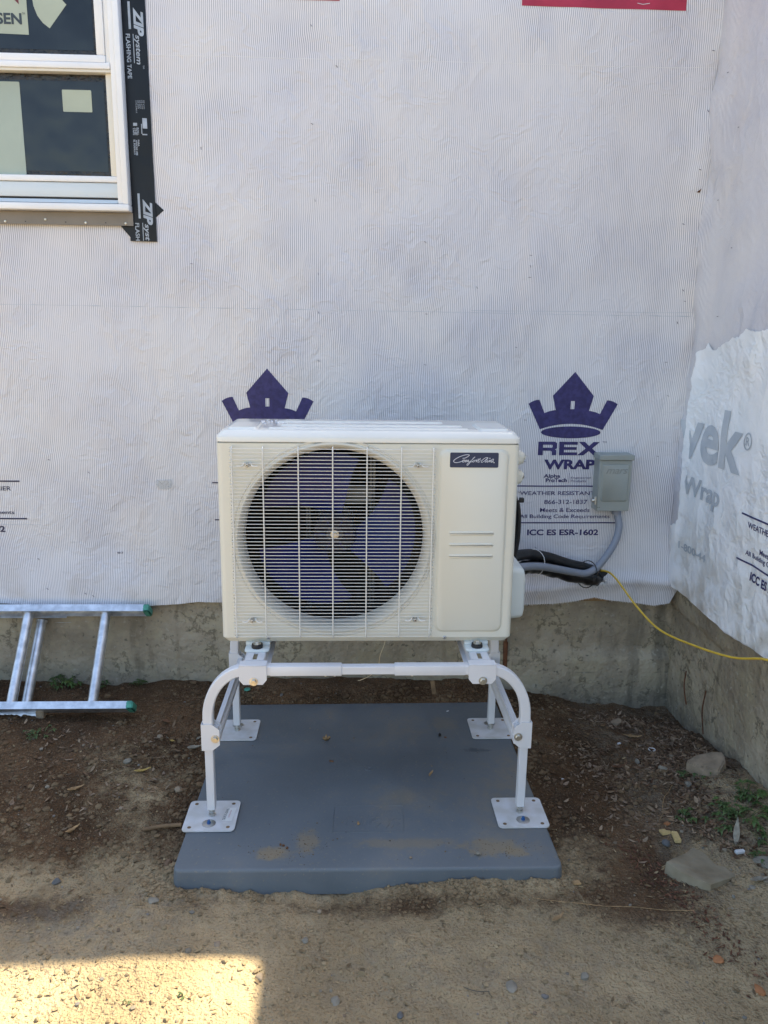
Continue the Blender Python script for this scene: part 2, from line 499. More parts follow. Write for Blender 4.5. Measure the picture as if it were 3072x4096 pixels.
M['tape'] = mat('black_flashing_tape', (.005, .006, .009), .32, var=.25, vscale=9, bump=1, bscale=14, spec=.28)
M['tape_print'] = mat('tape_print', (.36, .41, .47), .45, var=.15, vscale=40)
M['wood'] = mat('weathered_wood', (.20, .125, .065), .85, var=.3, vscale=30, bump=.6, bscale=90)
M['sillwood'] = mat('sill_plate_wood', (.26, .155, .065), .85, var=.25, vscale=25, bump=.5, bscale=80)
M['rust'] = mat('rusty_iron', (.115, .045, .02), .9, var=.5, vscale=40, bump=.8, bscale=120)
M['roof'] = mat('roof_shingle', (.06, .06, .065), .9, var=.3, vscale=12, bump=.7, bscale=60)
M['osb'] = mat('sheathing_board', (.30, .20, .10), .85, var=.3, vscale=30)
M['stone_g'] = mat('grey_stone', (.225, .200, .158), .85, var=.25, vscale=25, bump=.6, bscale=90)
M['stone_t'] = mat('tan_stone', (.27, .205, .14), .88, var=.25, vscale=20, bump=.7, bscale=70)
M['stone_b'] = mat('blue_grey_stone', (.115, .115, .115), .8, var=.25, vscale=25, bump=.5, bscale=90)
M['stone_o'] = mat('orange_stone', (.36, .15, .06), .85, var=.2, vscale=25, bump=.5, bscale=90)
M['stone_br'] = mat('brown_stone', (.14, .085, .05), .9, var=.3, vscale=25, bump=.6, bscale=80)
M['slab'] = mat('flat_grey_rock', (.31, .265, .185), .9, col2=(.22, .175, .112), vscale=14, bump=.9, bscale=40)
M['chip'] = mat('fresh_wood_chip', (.52, .38, .17), .75, var=.15, vscale=40)
M['leaf_tan'] = mat('tan_dry_leaf', (.36, .225, .105), .7, var=.3, vscale=60, bump=.4, bscale=120)
M['leaf_grey'] = mat('grey_dry_leaf', (.30, .265, .20), .75, var=.25, vscale=60)
M['leaf_brown'] = mat('brown_dry_leaf', (.16, .075, .035), .75, var=.4, vscale=50, bump=.4, bscale=120)
M['leaf_yel'] = mat('yellow_dry_leaf', (.46, .32, .09), .7, var=.2, vscale=60)
M['green'] = mat('weed_leaf', (.058, .102, .024), .55, var=.4, vscale=25)
M['stem'] = mat('weed_stem', (.09, .11, .035), .6)
M['white_bit'] = mat('white_scrap', (.66, .67, .68), .5)
M['black_bit'] = mat('black_scrap', (.02, .02, .02), .5)
def litter_mat():
    g = NG('leaf_litter')
    c = g.attr('tint')[0]
    return g.out(g.mix(g.math('MULTIPLY', g.noise(70, 3), .4), c, (.06, .04, .025)), .85, g.bump(g.noise(120, 3), .002, .5), .2)
M['litter'] = litter_mat()

# ------------------------------------------------------------------ ground
YW, XW = .82, 1.285          # wrapped wall planes
PX0, PX1, PY0, PY1 = -.531, .534, -.370, .640
CP = np.array([
 (-2.5, .8, .02), (-1.4, .82, .02), (-.76, .82, .015), (-.3, .80, .02), (.05, .80, .03), (.4, .80, .02), (.7, .78, -.03), (1.0, .76, -.10), (1.22, .68, -.125),
 (-2.5, .3, -.01), (-1.2, .45, 0.0), (-.8, .35, -.01), (-.65, .3, -.012), (-.62, .0, -.02), (-1.0, -.0, -.03), (-1.5, -.1, -.03),
 (-.62, -.3, -.045), (-.9, -.4, -.06), (-1.6, -.5, -.06), (0, -.45, -.052), (-.3, -.42, -.055), (.3, -.42, -.048), (.5, -.42, -.05),
 (0, -.8, -.075), (-.8, -.8, -.075), (.8, -.8, -.06), (.62, .45, -.035), (.62, .1, -.03), (.62, -.2, -.03), (.85, .35, -.085), (.82, .0, -.07), (.85, -.25, -.06),
 (1.1, .45, -.09), (1.2, .3, -.04), (1.26, .1, .0), (1.26, -.1, .015), (1.05, .0, -.035), (1.05, -.25, -.03), (1.25, -.5, .0), (.95, -.5, -.04), (.65, -.5, -.055),
 (0, -2, -.08), (-2, -2, -.08), (1.2, -2, -.02), (0, -4, -.08), (-4, -1, -.06), (-4, .8, 0), (-4, -4, -.08), (4, -4, -.05), (3, -1, 0)])
def gbase(x, y):
    x = np.asarray(x, float); y = np.asarray(y, float)
    num = np.zeros(x.shape); den = np.zeros(x.shape)
    for cx, cy, cz in CP:
        d2 = (x-cx)**2+(y-cy)**2
        w = 1/(d2+.012)**1.6
        num += w*cz; den += w
    return num/den
def rough_amt(x, y):
    """rough crumbly soil close round the pad and behind it, smooth trodden dust in front"""
    dx = np.maximum(np.maximum(PX0-x, x-PX1), 0); dy = np.maximum(np.maximum(PY0-y, y-PY1), 0)
    d = np.sqrt(dx*dx+dy*dy)
    return .6-.28*sstep(-.42, -.55, y)+1.0*np.exp(-(d/.09)**2)+.5*sstep(.5, .9, x)*sstep(-.6, 0., y)+.25*sstep(-.5, -.7, x)*sstep(-.6, -.2, y)
def gz(x, y):
    x = np.asarray(x, float); y = np.asarray(y, float)
    a = rough_amt(x, y)
    z = gbase(x, y)+.035*fbm(x*2.2, y*2.2, 3, 1)*np.minimum(1, .4+a*.4)
    z = z+a*(.016*fbm(x*14, y*14, 4, 5)+.010*np.maximum(0, fbm(x*40, y*40, 3, 9)))
    ins = sstep(.0, .03, np.minimum(np.minimum(x-PX0, PX1-x), np.minimum(y-PY0, PY1-y)))
    z = np.where(ins > 0, np.minimum(z, -.012)*(1-ins)+(-.085)*ins, z)
    return z
def axis_pts(a, b, fine0, fine1, step):
    mid = list(np.arange(fine0, fine1+1e-6, step))
    lo = []; s = step; p = fine0
    while p > a: s *= 1.35; p -= s; lo.append(max(p, a))
    hi = []; s = step; p = fine1
    while p < b: s *= 1.35; p += s; hi.append(min(p, b))
    return np.array(lo[::-1]+mid+hi)
gx = axis_pts(-400, 400, -1.75, 1.36, .0085); gy = axis_pts(-600, 400, -1.15, .90, .0085)
GX, GY = np.meshgrid(gx, gy)
GZ = gz(GX, GY)
far = np.sqrt(GX**2+GY**2)
GZ = np.where(far > 6, GZ*0-.08+.03*0, GZ)
nx, ny = len(gx), len(gy)
idx = np.arange(nx*ny).reshape(ny, nx)
Fq = np.stack([idx[:-1, :-1], idx[:-1, 1:], idx[1:, 1:], idx[1:, :-1]], -1).reshape(-1, 4)
me = bpy.data.meshes.new('ground')
me.vertices.add(nx*ny); me.vertices.foreach_set('co', np.stack([GX, GY, GZ], -1).astype(np.float32).ravel())
me.loops.add(Fq.size); me.loops.foreach_set('vertex_index', Fq.astype(np.int32).ravel())
me.polygons.add(len(Fq)); me.polygons.foreach_set('loop_start', np.arange(0, Fq.size, 4, dtype=np.int32))
me.update(calc_edges=True); me.validate()
me.shade_smooth()
def bump2(x, y, cx, cy, rx, ry):
    return np.exp(-(((x-cx)/rx)**2+((y-cy)/ry)**2))
def damp_f(x, y):
    d = sstep(-.42, -.12, y)*.86
    d = np.maximum(d, 1.05*bump2(x, y, .78, .0, .20, .60))
    d = np.maximum(d, .75*bump2(x, y, .72, -.45, .22, .16))
    d = np.maximum(d, .55*bump2(x, y, -.95, -.42, .35, .10))
    d = np.maximum(d, .6*bump2(x, y, .25, -.45, .6, .06))
    d = d*(1-.30*bump2(x, y, -.75, .02, .14, .35))*(1-.75*sstep(.95, 1.2, x)*sstep(.25, .0, y))
    d = d*(1-.25*bump2(x, y, .62, .05, .07, .30))
    d = np.clip(d+.40*fbm(x*5, y*5, 3, 3)+.9*np.maximum(0, fbm(x*2.6+3, y*4.2, 4, 17)-.12)*sstep(-.60, -.45, y+.10*vnoise(x*6, y*0, 2))+.35*np.maximum(0, fbm(x*7, y*9, 4, 27)-.1), 0, 1)
    return np.where(y < -1.2, .1, d)
def grey_f(x, y):
    g = .75*bump2(x, y, -.75, -.48, .35, .13)+.6*sstep(.75, .95, x)*sstep(-.9, -.2, y)+.5*bump2(x, y, .3, -.65, .5, .2)
    return np.clip(g+.3*fbm(x*4, y*4, 3, 8), 0, 1)
for nm, fn in (('damp', damp_f), ('grey', grey_f)):
    at_ = me.attributes.new(nm, 'FLOAT', 'POINT')
    at_.data.foreach_set('value', fn(GX, GY).astype(np.float32).ravel())
ground = link('ground', me, M['soil'])
tag(ground, 'bare trodden dirt, pale tan in front and damp brown round the pad', 'ground', kind='structure')

def at(ox, oy, dz=0, z=None):
    """photo position (on the 1659 x 2212 overview) -> point on the ground (or on the level z)"""
    x, y = ox*3072/1659, oy*3072/1659
    d = _f+_r*(x-1536)/FPX-_u*(y-2048)/FPX
    zz = -.05 if z is None else z
    for _ in range(12):
        p = CAM+d*(zz-CAM[2])/d[2]
        if z is None: zz = .5*zz+.5*float(gz(p[0], p[1]))
    return np.array([p[0], p[1], zz+dz])

# ------------------------------------------------------------------ house
house = thing('house', (0.2, 1.0, -.1), 'house under construction in striped white weather wrap above a stained concrete foundation', 'house')
HT = 3.0
def wrap_dy(x, z):
    """how far the loose sheet stands off the wall"""
    x = np.asarray(x, float); z = np.asarray(z, float)
    d = .004+.007*(fbm(x*2.3, z*1.7, 3, 21)+.5)+.0035*(fbm(x*9, z*5, 2, 25)+.4)
    hem = sstep(.62, .38, z)
    d = d+hem*(.010+.022*np.maximum(0, vnoise(x*3.1, z*2, 31)+.25)+.008*vnoise(x*11, z*9, 33))
    fold = np.exp(-((z-(.445+.02*np.sin(x*7)))/.022)**2)*sstep(.5, .7, x)
    d = d+.018*fold
    cor = sstep(1.12, 1.285, x)
    d = d+cor*(.012+.018*(fbm(z*5, x*9, 3, 41)+.3))
    return np.maximum(d, .003)
def wrap_dx(y, z):
    y = np.asarray(y, float); z = np.asarray(z, float)
    d = .006+.010*(fbm(y*2.9, z*2.2, 3, 51)+.5)+.006*(fbm(y*8+z*5, z*6, 3, 55)+.4)
    low = sstep(1.5, .5, z)
    d = d+low*.014*(np.abs(fbm(y*5+z*3, z*3-y*2, 3, 61)))
    cor = sstep(.62, .82, y)
    d = d+cor*(.010+.02*(fbm(z*5, y*9, 3, 45)+.3))
    return np.maximum(d, .003)
def hem_z(x):
    xs = [-8, -1.475, -1.176, -.874, -.75, -.671, -.3, .3, .66, .787, .881, .953, 1.008, 1.091, 1.198, 1.262, 1.285]
    zs = [.365, .368, .359, .358, .364, .373, .365, .362, .360, .364, .375, .393, .380, .372, .360, .372, .425]
    return np.interp(x, xs, zs)+.0018*vnoise(np.asarray(x)*90, np.asarray(x)*0, 71)
def hem_r(y):
    return np.interp(y, [-6, .044, .29, .40, .518, .62, .745, .83], [.44, .444, .432, .440, .437, .452, .449, .430])+.003*vnoise(np.asarray(y)*60, np.asarray(y)*0, 73)
def grid_mesh(name, U, V, fn, m, parent, extra=None):
    UU, VV = np.meshgrid(U, V)
    P = fn(UU, VV)
    nu, nv = len(U), len(V)
    I = np.arange(nu*nv).reshape(nv, nu)
    F = np.stack([I[:-1, :-1], I[:-1, 1:], I[1:, 1:], I[1:, :-1]], -1).reshape(-1, 4)
    base = root_loc(parent)
    me = bpy.data.meshes.new(name)
    me.vertices.add(nu*nv); me.vertices.foreach_set('co', (P.reshape(-1, 3)-base).astype(np.float32).ravel())
    me.loops.add(F.size); me.loops.foreach_set('vertex_index', F.astype(np.int32).ravel())
    me.polygons.add(len(F)); me.polygons.foreach_set('loop_start', np.arange(0, F.size, 4, dtype=np.int32))
    me.update(calc_edges=True); me.validate(); me.shade_smooth()
    if extra:
        a = me.attributes.new(extra[0], 'FLOAT', 'POINT'); a.data.foreach_set('value', extra[1](P).astype(np.float32).ravel())
    return link(name, me, m, parent)
TT = np.concatenate([np.linspace(0, .02, 3)[:-1], np.linspace(.02, .9, 170), [1.0]])
UX = np.concatenate([np.linspace(-7, -1.9, 20)[:-1], np.linspace(-1.9, 1.285, 260)])
def back_fn(u, t):
    h = hem_z(u); z = h+(HT-h)*t
    return np.stack([u, YW-wrap_dy(u, z), z], -1)
wrapb = grid_mesh('house_wrap', UX, TT, back_fn, M['wrap'], house)
UY = np.concatenate([np.linspace(-3.4, -.3, 16)[:-1], np.linspace(-.3, .80, 110)])
def right_fn(u, t):
    h = hem_r(u); z = h+(HT-h)*t
    return np.stack([XW-wrap_dx(u, z), u, z], -1)
wrapr = grid_mesh('house_wrap', UY, TT, right_fn, M['wrap_r'], house)
tag(wrapr, 'wrap on the side wall with a torn whiter sheet below')
# sheathing behind the wrap and sill plates
box('sheathing', -7, 1.40, YW+.004, YW+.02, .40, HT-.004, M['osb'], house)
box('sheathing', XW+.004, XW+.02, -3.4, YW+.003, .46, HT-.004, M['osb'], house)
box('sill_plate', -7, 1.27, YW+.0025, YW+.12, .367, .399, M['sillwood'], house)
# foundation: gently uneven concrete faces
def fnd_back(u, t):
    z = -.4+.766*t
    s = .006*fbm(u*3, z*4, 4, 81)+.002*fbm(u*20, z*20, 3, 83)
    low = .030*sstep(.17, .11, z+.03*fbm(u*3, z*0, 2, 85))*sstep(.45, .75, u)
    for xs in (-.78, .33):
        s = s+.006*np.exp(-((u-xs-.004*vnoise(z*20, z*0, 3))/.006)**2)
    return np.stack([u, YW+.006-s-low, z], -1)
grid_mesh('foundation', np.concatenate([np.linspace(-7, -1.9, 12)[:-1], np.linspace(-1.9, 1.36, 330)]), np.linspace(0, 1, 78), fnd_back, M['conc_b'], house)
def fnd_right(u, t):
    z = -.4+.865*t
    s = .006*fbm(u*3, z*4, 4, 91)+.0025*fbm(u*22, z*22, 3, 93)
    band = .010*sstep(.345, .362, z+.03*fbm(u*7, z*3, 3, 95))*sstep(.28, .31, u+.01*vnoise(z*30, z*0, 4))
    return np.stack([XW+.012-s-band, u, z], -1)
fr = grid_mesh('foundation', np.concatenate([np.linspace(-3.4, -.4, 14)[:-1], np.linspace(-.4, YW+.05, 150)]), np.linspace(0, 1, 92), fnd_right, M['conc_r'], house)
box('foundation_core', -7, 1.6, YW+.03, YW+.25, -.4, .35, M['conc_b'], house)
box('foundation_core', XW+.03, XW+.25, -3.4, YW+.02, -.4, .455, M['conc_r'], house)
# wing end wall and roof planes
box('end_wall', XW+.03, 6, -3.41, -3.39, -.4, HT-.004, M['wrap'], house)
mk('roof', [(-7, YW-.01, HT), (1.3, YW-.01, HT), (1.3, 5, HT+1.5), (-7, 5, HT+1.5), (-7, YW-.01, HT+.03), (1.3, YW-.01, HT+.03), (1.3, 5, HT+1.53), (-7, 5, HT+1.53)],
   [(0, 1, 2, 3), (4, 5, 6, 7), (0, 1, 5, 4), (1, 2, 6, 5), (2, 3, 7, 6), (3, 0, 4, 7)], M['roof'], house)
mk('roof', [(XW-.01, -3.42, HT), (XW-.01, 5, HT), (5, 5, HT+1.4), (5, -3.42, HT+1.4), (XW-.01, -3.42, HT+.03), (XW-.01, 5, HT+.03), (5, 5, HT+1.43), (5, -3.42, HT+1.43)],
   [(0, 1, 2, 3), (4, 5, 6, 7), (0, 1, 5, 4), (1, 2, 6, 5), (2, 3, 7, 6), (3, 0, 4, 7)], M['roof'], house)

def print_back(name, v2, f, m, step=.03, off=.0012, parent=None):
    v, f = cut(v2, f, step)
    y = YW-wrap_dy(v[:, 0], v[:, 1])-off
    return mk(name, np.stack([v[:, 0], y, v[:, 1]], 1), f, m, parent or wrapb)
def print_right(name, v2, f, m, step=.03, off=.0055):
    """v2 = (-y, z)"""
    v, f = cut(v2, f, step)
    x = XW-wrap_dx(-v[:, 0], v[:, 1])-off
    return mk(name, np.stack([x, -v[:, 0], v[:, 1]], 1), f, m, wrapr)
def arcpts(x0, z0, x1, z1, sag, n=10):
    out = []
    for i in range(n+1):
        t = i/n; out.append((x0+(x1-x0)*t, z0+(z1-z0)*t+4*sag*t*(1-t)))
    return out
def crown(dx, extra):
    out = [(.640, 1.184)]+arcpts(.640, 1.184, .682, 1.200, .004, 4)[1:]
    out += arcpts(.705, 1.148, .749, 1.160, .002, 4)
    out += [(.735, 1.216), (.817, 1.309), (.897, 1.216), (.882, 1.158)]
    out += arcpts(.882, 1.158, .926, 1.146, .002, 4)[1:]
    out += arcpts(.951, 1.200, .994, 1.185, .004, 4)
    out += arcpts(.941, 1.083, .690, 1.084, .0225, 14)
    hole = [(.808, 1.196), (.823, 1.196), (.823, 1.164), (.808, 1.164)]
    sh = lambda L: [(a+dx, b) for a, b in L]
    v, f = poly2d([sh(out), sh(hole)]); print_back('crown_print', v, f, M['navy_print'])
    el = [(.8145+.1195*math.cos(a), 1.0725+.0235*math.sin(a)) for a in np.linspace(0, 2*math.pi, 40)[:-1]]
    v, f = poly2d([sh(el)]); print_back('crown_base_print', v, f, M['navy_print'])
    if extra:
        def word(L, x0, x1, z0, z1, nm):
            q = poly2d(L); print_back(nm, fit(q[0], x0, x1, z0, z1), q[1], M['navy_print'])
        # wide block letters drawn as outlines
        Rl = [[(0, 0), (0, 10), (10, 10), (11.5, 9), (11.5, 5.2), (10.3, 4.3), (11.2, 3.4), (11.2, 0), (8.4, 0), (8.4, 2.6), (7.6, 3.3), (3, 3.3), (3, 0)],
              [(3, 5.6), (8.4, 5.6), (8.7, 6), (8.7, 7.3), (8.4, 7.7), (3, 7.7)]]
        El = [[(0, 0), (0, 10), (11, 10), (11, 7.8), (3, 7.8), (3, 6.1), (10.6, 6.1), (10.6, 4), (3, 4), (3, 2.2), (11, 2.2), (11, 0)]]
        Xl = [[(0, 0), (5, 5.1), (.6, 10), (4.4, 10), (7, 7), (9.6, 10), (13.4, 10), (9, 5.1), (14, 0), (10.1, 0), (7, 3.2), (3.9, 0)]]
        word(Rl, .687, .7635, .981, 1.035, 'letter_print'); word(El, .772, .846, .981, 1.035, 'letter_print'); word(Xl, .846, .938, .981, 1.035, 'letter_print')
        def tx(s, x0, x1, z0, z1, bold, nm='lettering', sp=1):
            v, f = text2d(s, bold, 0, sp); print_back(nm, fit(v, x0, x1, z0, z1), f, M['navy_print'], .05)
        tx('TM', .944, .961, 1.031, 1.038, .0)
        tx('WRAP', .714, .922, .924, .964, .045)
        tx('Alpha', .715, .783, .886, .905, .03)
        tx('ProTech', .725, .811, .872, .888, .03)
        tx('Engineered', .828, .907, .884, .894, .0)
        tx('Products', .828, .890, .872, .882, .0)
        tx('WEATHER RESISTANT BARRIER', .623, 1.055, .819, .835, .008)
        tx('866-312-1837', .724, .900, .782, .800, .01)
        tx('Meets & Exceeds', .709, .912, .749, .766, .008)
        tx('All Building Code Requirements', .627, .997, .719, .739, .008)
        tx('ICC ES ESR-1602', .661, .955, .652, .677, .03)
        for x0, x1, z0, z1 in ((.8185, .8205, .869, .909), (.604, 1.06, .8535, .8585), (.604, 1.029, .702, .707)):
            v, f = poly2d([[(x0, z0), (x1, z0), (x1, z1), (x0, z1)]]); print_back('rule_print', v, f, M['navy_print'])
crown(0, True)
crown(-1.195, False)
# the next repeats of the print to the left: only their right ends show
for x0, x1, z0, z1 in ((-1.79, -1.349, .862, .868), (-1.79, -1.332, .712, .718), (-.603, -.12, .860, .865), (-.597, -.12, .710, .715)):
    v, f = poly2d([[(x0, z0), (x1, z0), (x1, z1), (x0, z1)]]); print_back('rule_print', v, f, M['grey_print'])
for s, x0, x1, z0, z1, b in (('WEATHER RESISTANT BARRIER', -1.80, -1.384, .828, .845, .015), ('All Building Code Requirements', -1.76, -1.380, .729, .748, .012), ('ICC ES ESR-1602', -1.72, -1.421, .660, .686, .035)):
    v, f = text2d(s, b); print_back('lettering', fit(v, x0, x1, z0, z1), f, M['grey_print'], .05)
v, f = text2d('4317', .03); print_back('lettering', fit(v, -.990, -.966, .572, .580), f, M['grey_print'])
for x0, x1, z0, z1 in ((.543, 1.133, 2.582, 2.93), (-.70, -.10, 2.580, 2.93)):
    v, f = poly2d([[(x0, z0), (x1, z0-.001), (x1, z1), (x0, z1)]]); print_back('red_print', v, f, M['red_print'], .04)
v, f = vf_sweep([(.955, 0, 2.600), (.975, 0, 2.5965), (1.0, 0, 2.6005)], [(-.0006, -.001), (.0006, -.001), (.0006, .001), (-.0006, .001)])
v = np.array(v); v[:, 1] = YW-wrap_dy(v[:, 0], v[:, 2])-.003; mk('white_line_print', v, f, M['white_bit'], wrapb)
# side wall: torn white sheet with a jagged edge, then the print
def tyv():
    g = NG('white_sheet')
    z = g.xyz()[2]; n3 = g.noise(9, 4)
    c = g.mix(g.ramp(n3, .35, .65), (.86, .88, .89), (.78, .815, .83))
    dirt = g.math('MULTIPLY', g.ramp(n3, .42, .66), g.ramp(z, .95, .45))
    c = g.mix(g.math('MULTIPLY', dirt, .75), c, (.46, .40, .31))
    return g.out(c, .42, crumple(g, n3, 1.7), .45)
M['tyv'] = tyv()
E_ = [(1.60, 1.50), (.05, 1.49), (-.12, 1.478), (-.279, 1.466), (-.382, 1.472), (-.400, 1.462), (-.428, 1.448), (-.47, 1.444), (-.52, 1.428), (-.604, 1.402), (-.622, 1.404), (-.640, 1.415), (-.662, 1.428), (-.675, 1.408), (-.70, 1.402), (-.739, 1.388),
      (-.728, 1.36), (-.745, 1.293), (-.733, 1.26), (-.757, 1.20), (-.761, 1.166), (-.752, 1.08), (-.765, .973), (-.745, .86), (-.742, .74), (-.752, .718), (-.790, .700), (-.793, .66), (-.785, .60), (-.796, .53), (-.782, .487), (-.76, .462), (-.745, .4535), (-.518, .442), (-.29, .438), (-.10, .446), (1.60, .448)]
Q_ = []
for (a_, b_), (c_, d_) in zip(E_, E_[1:]+E_[:1]):
    m_ = max(1, int(math.hypot(c_-a_, d_-b_)/.012))
    for i in range(m_):
        t = i/m_; jj = .0035 if b_ > .5 and a_ < .5 else 0
        Q_.append((a_+(c_-a_)*t+random.uniform(-jj, jj), b_+(d_-b_)*t+random.uniform(-jj, jj)))
v, f = poly2d([Q_]); ws = print_right('white_sheet', v, f, M['tyv'], .02, .0035); ws.data.shade_smooth()
for q in ws.data.vertices:      # the torn edge lifts off the wall a little
    y_, z_ = q.co.y+root_loc(ws)[1], q.co.z+root_loc(ws)[2]
    q.co.x -= .010*(.5+float(vnoise(y_*14, z_*14, 77)))*float(max(sstep(1.37, 1.43, z_+.15*(y_-.6)), sstep(.70, .76, y_)))
tag(ws, 'torn bright white sheet low on the side wall')
for s, y0, y1, z0, z1, b in (('WEATHER RESISTANT BARRIER', .22, -.215, .829, .850, .01), ('Meets & Exceeds', .134, -.07, .760, .778, .01), ('All Building Code Requirements', .224, -.15, .731, .753, .01), ('ICC ES ESR-1602', .186, -.11, .657, .688, .035)):
    v, f = text2d(s, b); print_right('lettering', fit(v, -y0, -y1, z0, z1), f, M['navy_print'], .05)
for y0, y1, z in ((.268, -.22, .869), (.274, -.22, .711)):
    v, f = poly2d([[(-y0, z-.003), (-y1, z-.003), (-y1, z+.003), (-y0, z+.003)]]); print_right('rule_print', v, f, M['navy_print'])
for s, y0, y1, z0, z1, b in (('vek', .795, .315, .985, 1.195, .028), ('Wrap', .735, .44, .826, .920, .03), ('1-800-44', .72, .50, .625, .655, .02)):
    v, f = text2d(s, b); print_right('faded_lettering', fit(v, -y0, -y1, z0, z1), f, M['faded_print'])
ang = np.linspace(0, 2*math.pi, 25)[:-1]
v, f = poly2d([[(-.287+.030*math.cos(a), 1.108+.030*math.sin(a)) for a in ang], [(-.287+.024*math.cos(a), 1.108+.024*math.sin(a)) for a in ang]])
print_right('faded_lettering', v, f, M['faded_print'])
v, f = text2d('R', .01); print_right('faded_lettering', fit(v, -.300, -.273, 1.094, 1.122), f, M['faded_print'])
# folds of the sheet: long straight creases
for x0, z0, x1, z1, m in ((-.77, 2.393, 1.27, 2.396, 'tie'), (-1.9, 1.537, 1.25, 1.524, 'faded_print'), (.4, 1.535, 1.25, 1.538, 'faded_print'), (-1.9, .690, -1.28, .690, 'faded_print')):
    pts = [(x0+(x1-x0)*t, 0, z0+(z1-z0)*t+.002*float(vnoise(t*7, z0*9, 2))) for t in np.linspace(0, 1, 60)]
    v, f = vf_sweep(pts, [(-.0009, 0), (0, .0012), (.0009, 0), (0, -.0012)])
    v = np.array(v); q = np.array(pts)
    v[:, 1] += YW-wrap_dy(v[:, 0], v[:, 2])+.0004
    mk('crease', v, f, M[m], wrapb)
# staples and small torn nicks
st_v, st_f = vf_box(-.0045, .0045, -.0008, .0008, -.0006, .0006)
sme = bpy.data.meshes.new('staple'); sme.from_pydata(st_v, [], st_f); sme.materials.append(M['grey_print'])
spots = [(-.20, 2.50, .9), (-.20, 2.18, .5), (-.19, 1.92, 1.4), (-.18, 1.66, 1.4), (-.18, 1.52, 1.2), (-.18, 1.34, .2), (-.11, 2.37, .7), (-.60, 2.09, 1.5), (-.65, 1.69, .2),
         (.22, 1.78, .6), (.42, 1.62, .9), (.23, 1.52, .1), (.23, 1.33, .3), (.62, 1.74, .05), (.62, 1.70, 1.2), (.62, 1.66, .05), (.58, 1.40, .3), (1.17, 1.35, .1),
         (.63, 1.12, .1), (.635, .955, .1), (.62, .83, .6), (1.19, 1.22, .3), (1.17, .98, .2), (1.21, 1.62, .9), (1.22, 1.58, .2), (1.20, 1.50, 1.2), (1.19, 1.86, .4),
         (-1.30, .55, .8), (-1.27, .43, .7), (-1.12, .41, .6), (-1.09, .40, .9), (-1.23, .95, .3), (-1.08, .90, .8), (1.24, 2.45, .2), (1.24, 2.25, 1.0), (1.23, 2.05, .4), (.70, .60, .5)]
for x, z, a in spots:
    o = link('staple', sme, None, wrapb, (x, YW-float(wrap_dy(x, z))-.001, z)); o.rotation_euler = (0, a, 0)
for y, z, a in ((.70, 1.93, 1.2), (.60, 2.15, 1.3), (.55, 1.75, 1.0), (.62, 1.52, 1.4), (.45, .98, .8), (.28, 1.00, 1.5), (.66, .62, 1.4), (.44, .66, .6), (.50, 1.35, 1.0), (.70, 2.35, 1.3)):
    o = link('staple', sme, None, wrapr, (XW-float(wrap_dx(y, z))-.002, y, z)); o.rotation_euler = (a, 0, math.pi/2)
# frayed hole where the weave shows
M['tear'] = mat('backing_in_tear', (.60, .575, .56), .8, var=.2, vscale=120)
tv = []
for i in range(8):
    zz = .872-.0048*i; hw = .033*math.sqrt(max(.05, 1-((i-2.5)/5.5)**2))
    pts = [(-.792+hw*t, 0, zz+.0015*math.sin(t*14+i)) for t in np.linspace(-1, 1, 14)]
    a, b = vf_sweep(pts, circ(.0011, 5)); a = np.array(a); a[:, 1] += YW-wrap_dy(-.792, zz)-.003+.0012*np.sin(a[:, 0]*700+i*3); tv.append((a, b))
hv, hf = poly2d([[(-.792+.020*math.cos(a), .860+.009*math.sin(a)) for a in ang]])
print_back('tear', hv, hf, M['tear'])
v, f = joinvf(tv); mk('frayed_weave', v, f, M['tie'], wrapb, True)
for i in range(9):
    x = -.812+.0052*i; zz = .868-.0048*(i % 3)-.001; v, f = vf_box(x, x+.0034, YW-float(wrap_dy(-.792, zz))-.0032, YW-float(wrap_dy(-.792, zz))-.0008, zz-.0008, zz+.0008); mk('slit', v, f, M['wood'], wrapb)
hv, hf = poly2d([[(1.225, 1.972), (1.242, 1.985), (1.250, 2.003), (1.243, 1.988), (1.236, 1.970)]]); print_back('tear', hv, hf, M['rust'], off=.003)
# ragged opening round the pipes
hv, hf = poly2d([[(.955+(.040+.010*math.sin(a*5))*math.cos(a), .486+(.034+.009*math.sin(a*7))*math.sin(a)) for a in np.linspace(0, 2*math.pi, 40)[:-1]]])
print_back('pipe_opening', hv, hf, M['dark'], off=.002)
fv = []
for i in range(46):
    a = random.uniform(3.4, 6.2); r0 = random.uniform(.026, .044); L_ = random.uniform(.012, .035); b = a+random.uniform(-.9, .9)
    p = [(.955+r0*math.cos(a), YW-.035, .486+r0*math.sin(a)), (.955+r0*math.cos(a)+L_*.5*math.cos(b), YW-.045, .486+r0*math.sin(a)+L_*.5*math.sin(b)), (.955+r0*math.cos(a)+L_*math.cos(b), YW-.038, .483+r0*math.sin(a)+L_*math.sin(b))]
    fv.append(vf_sweep(p, circ(.0010, 4)))
v, f = joinvf(fv); mk('frayed_edge', v, f, M['tie'], wrapb)
fv = []
for x in np.arange(.5, 1.25, .0068):
    h = float(hem_z(x)); y = YW-float(wrap_dy(x, h)); fv.append(vf_sweep([(x, y, h+.002), (x+random.uniform(-.002, .002), y+random.uniform(-.003, .001), h-random.uniform(.002, .006))], circ(.0007, 4)))
v, f = joinvf(fv); mk('hem_threads', v, f, M['tie'], wrapb)

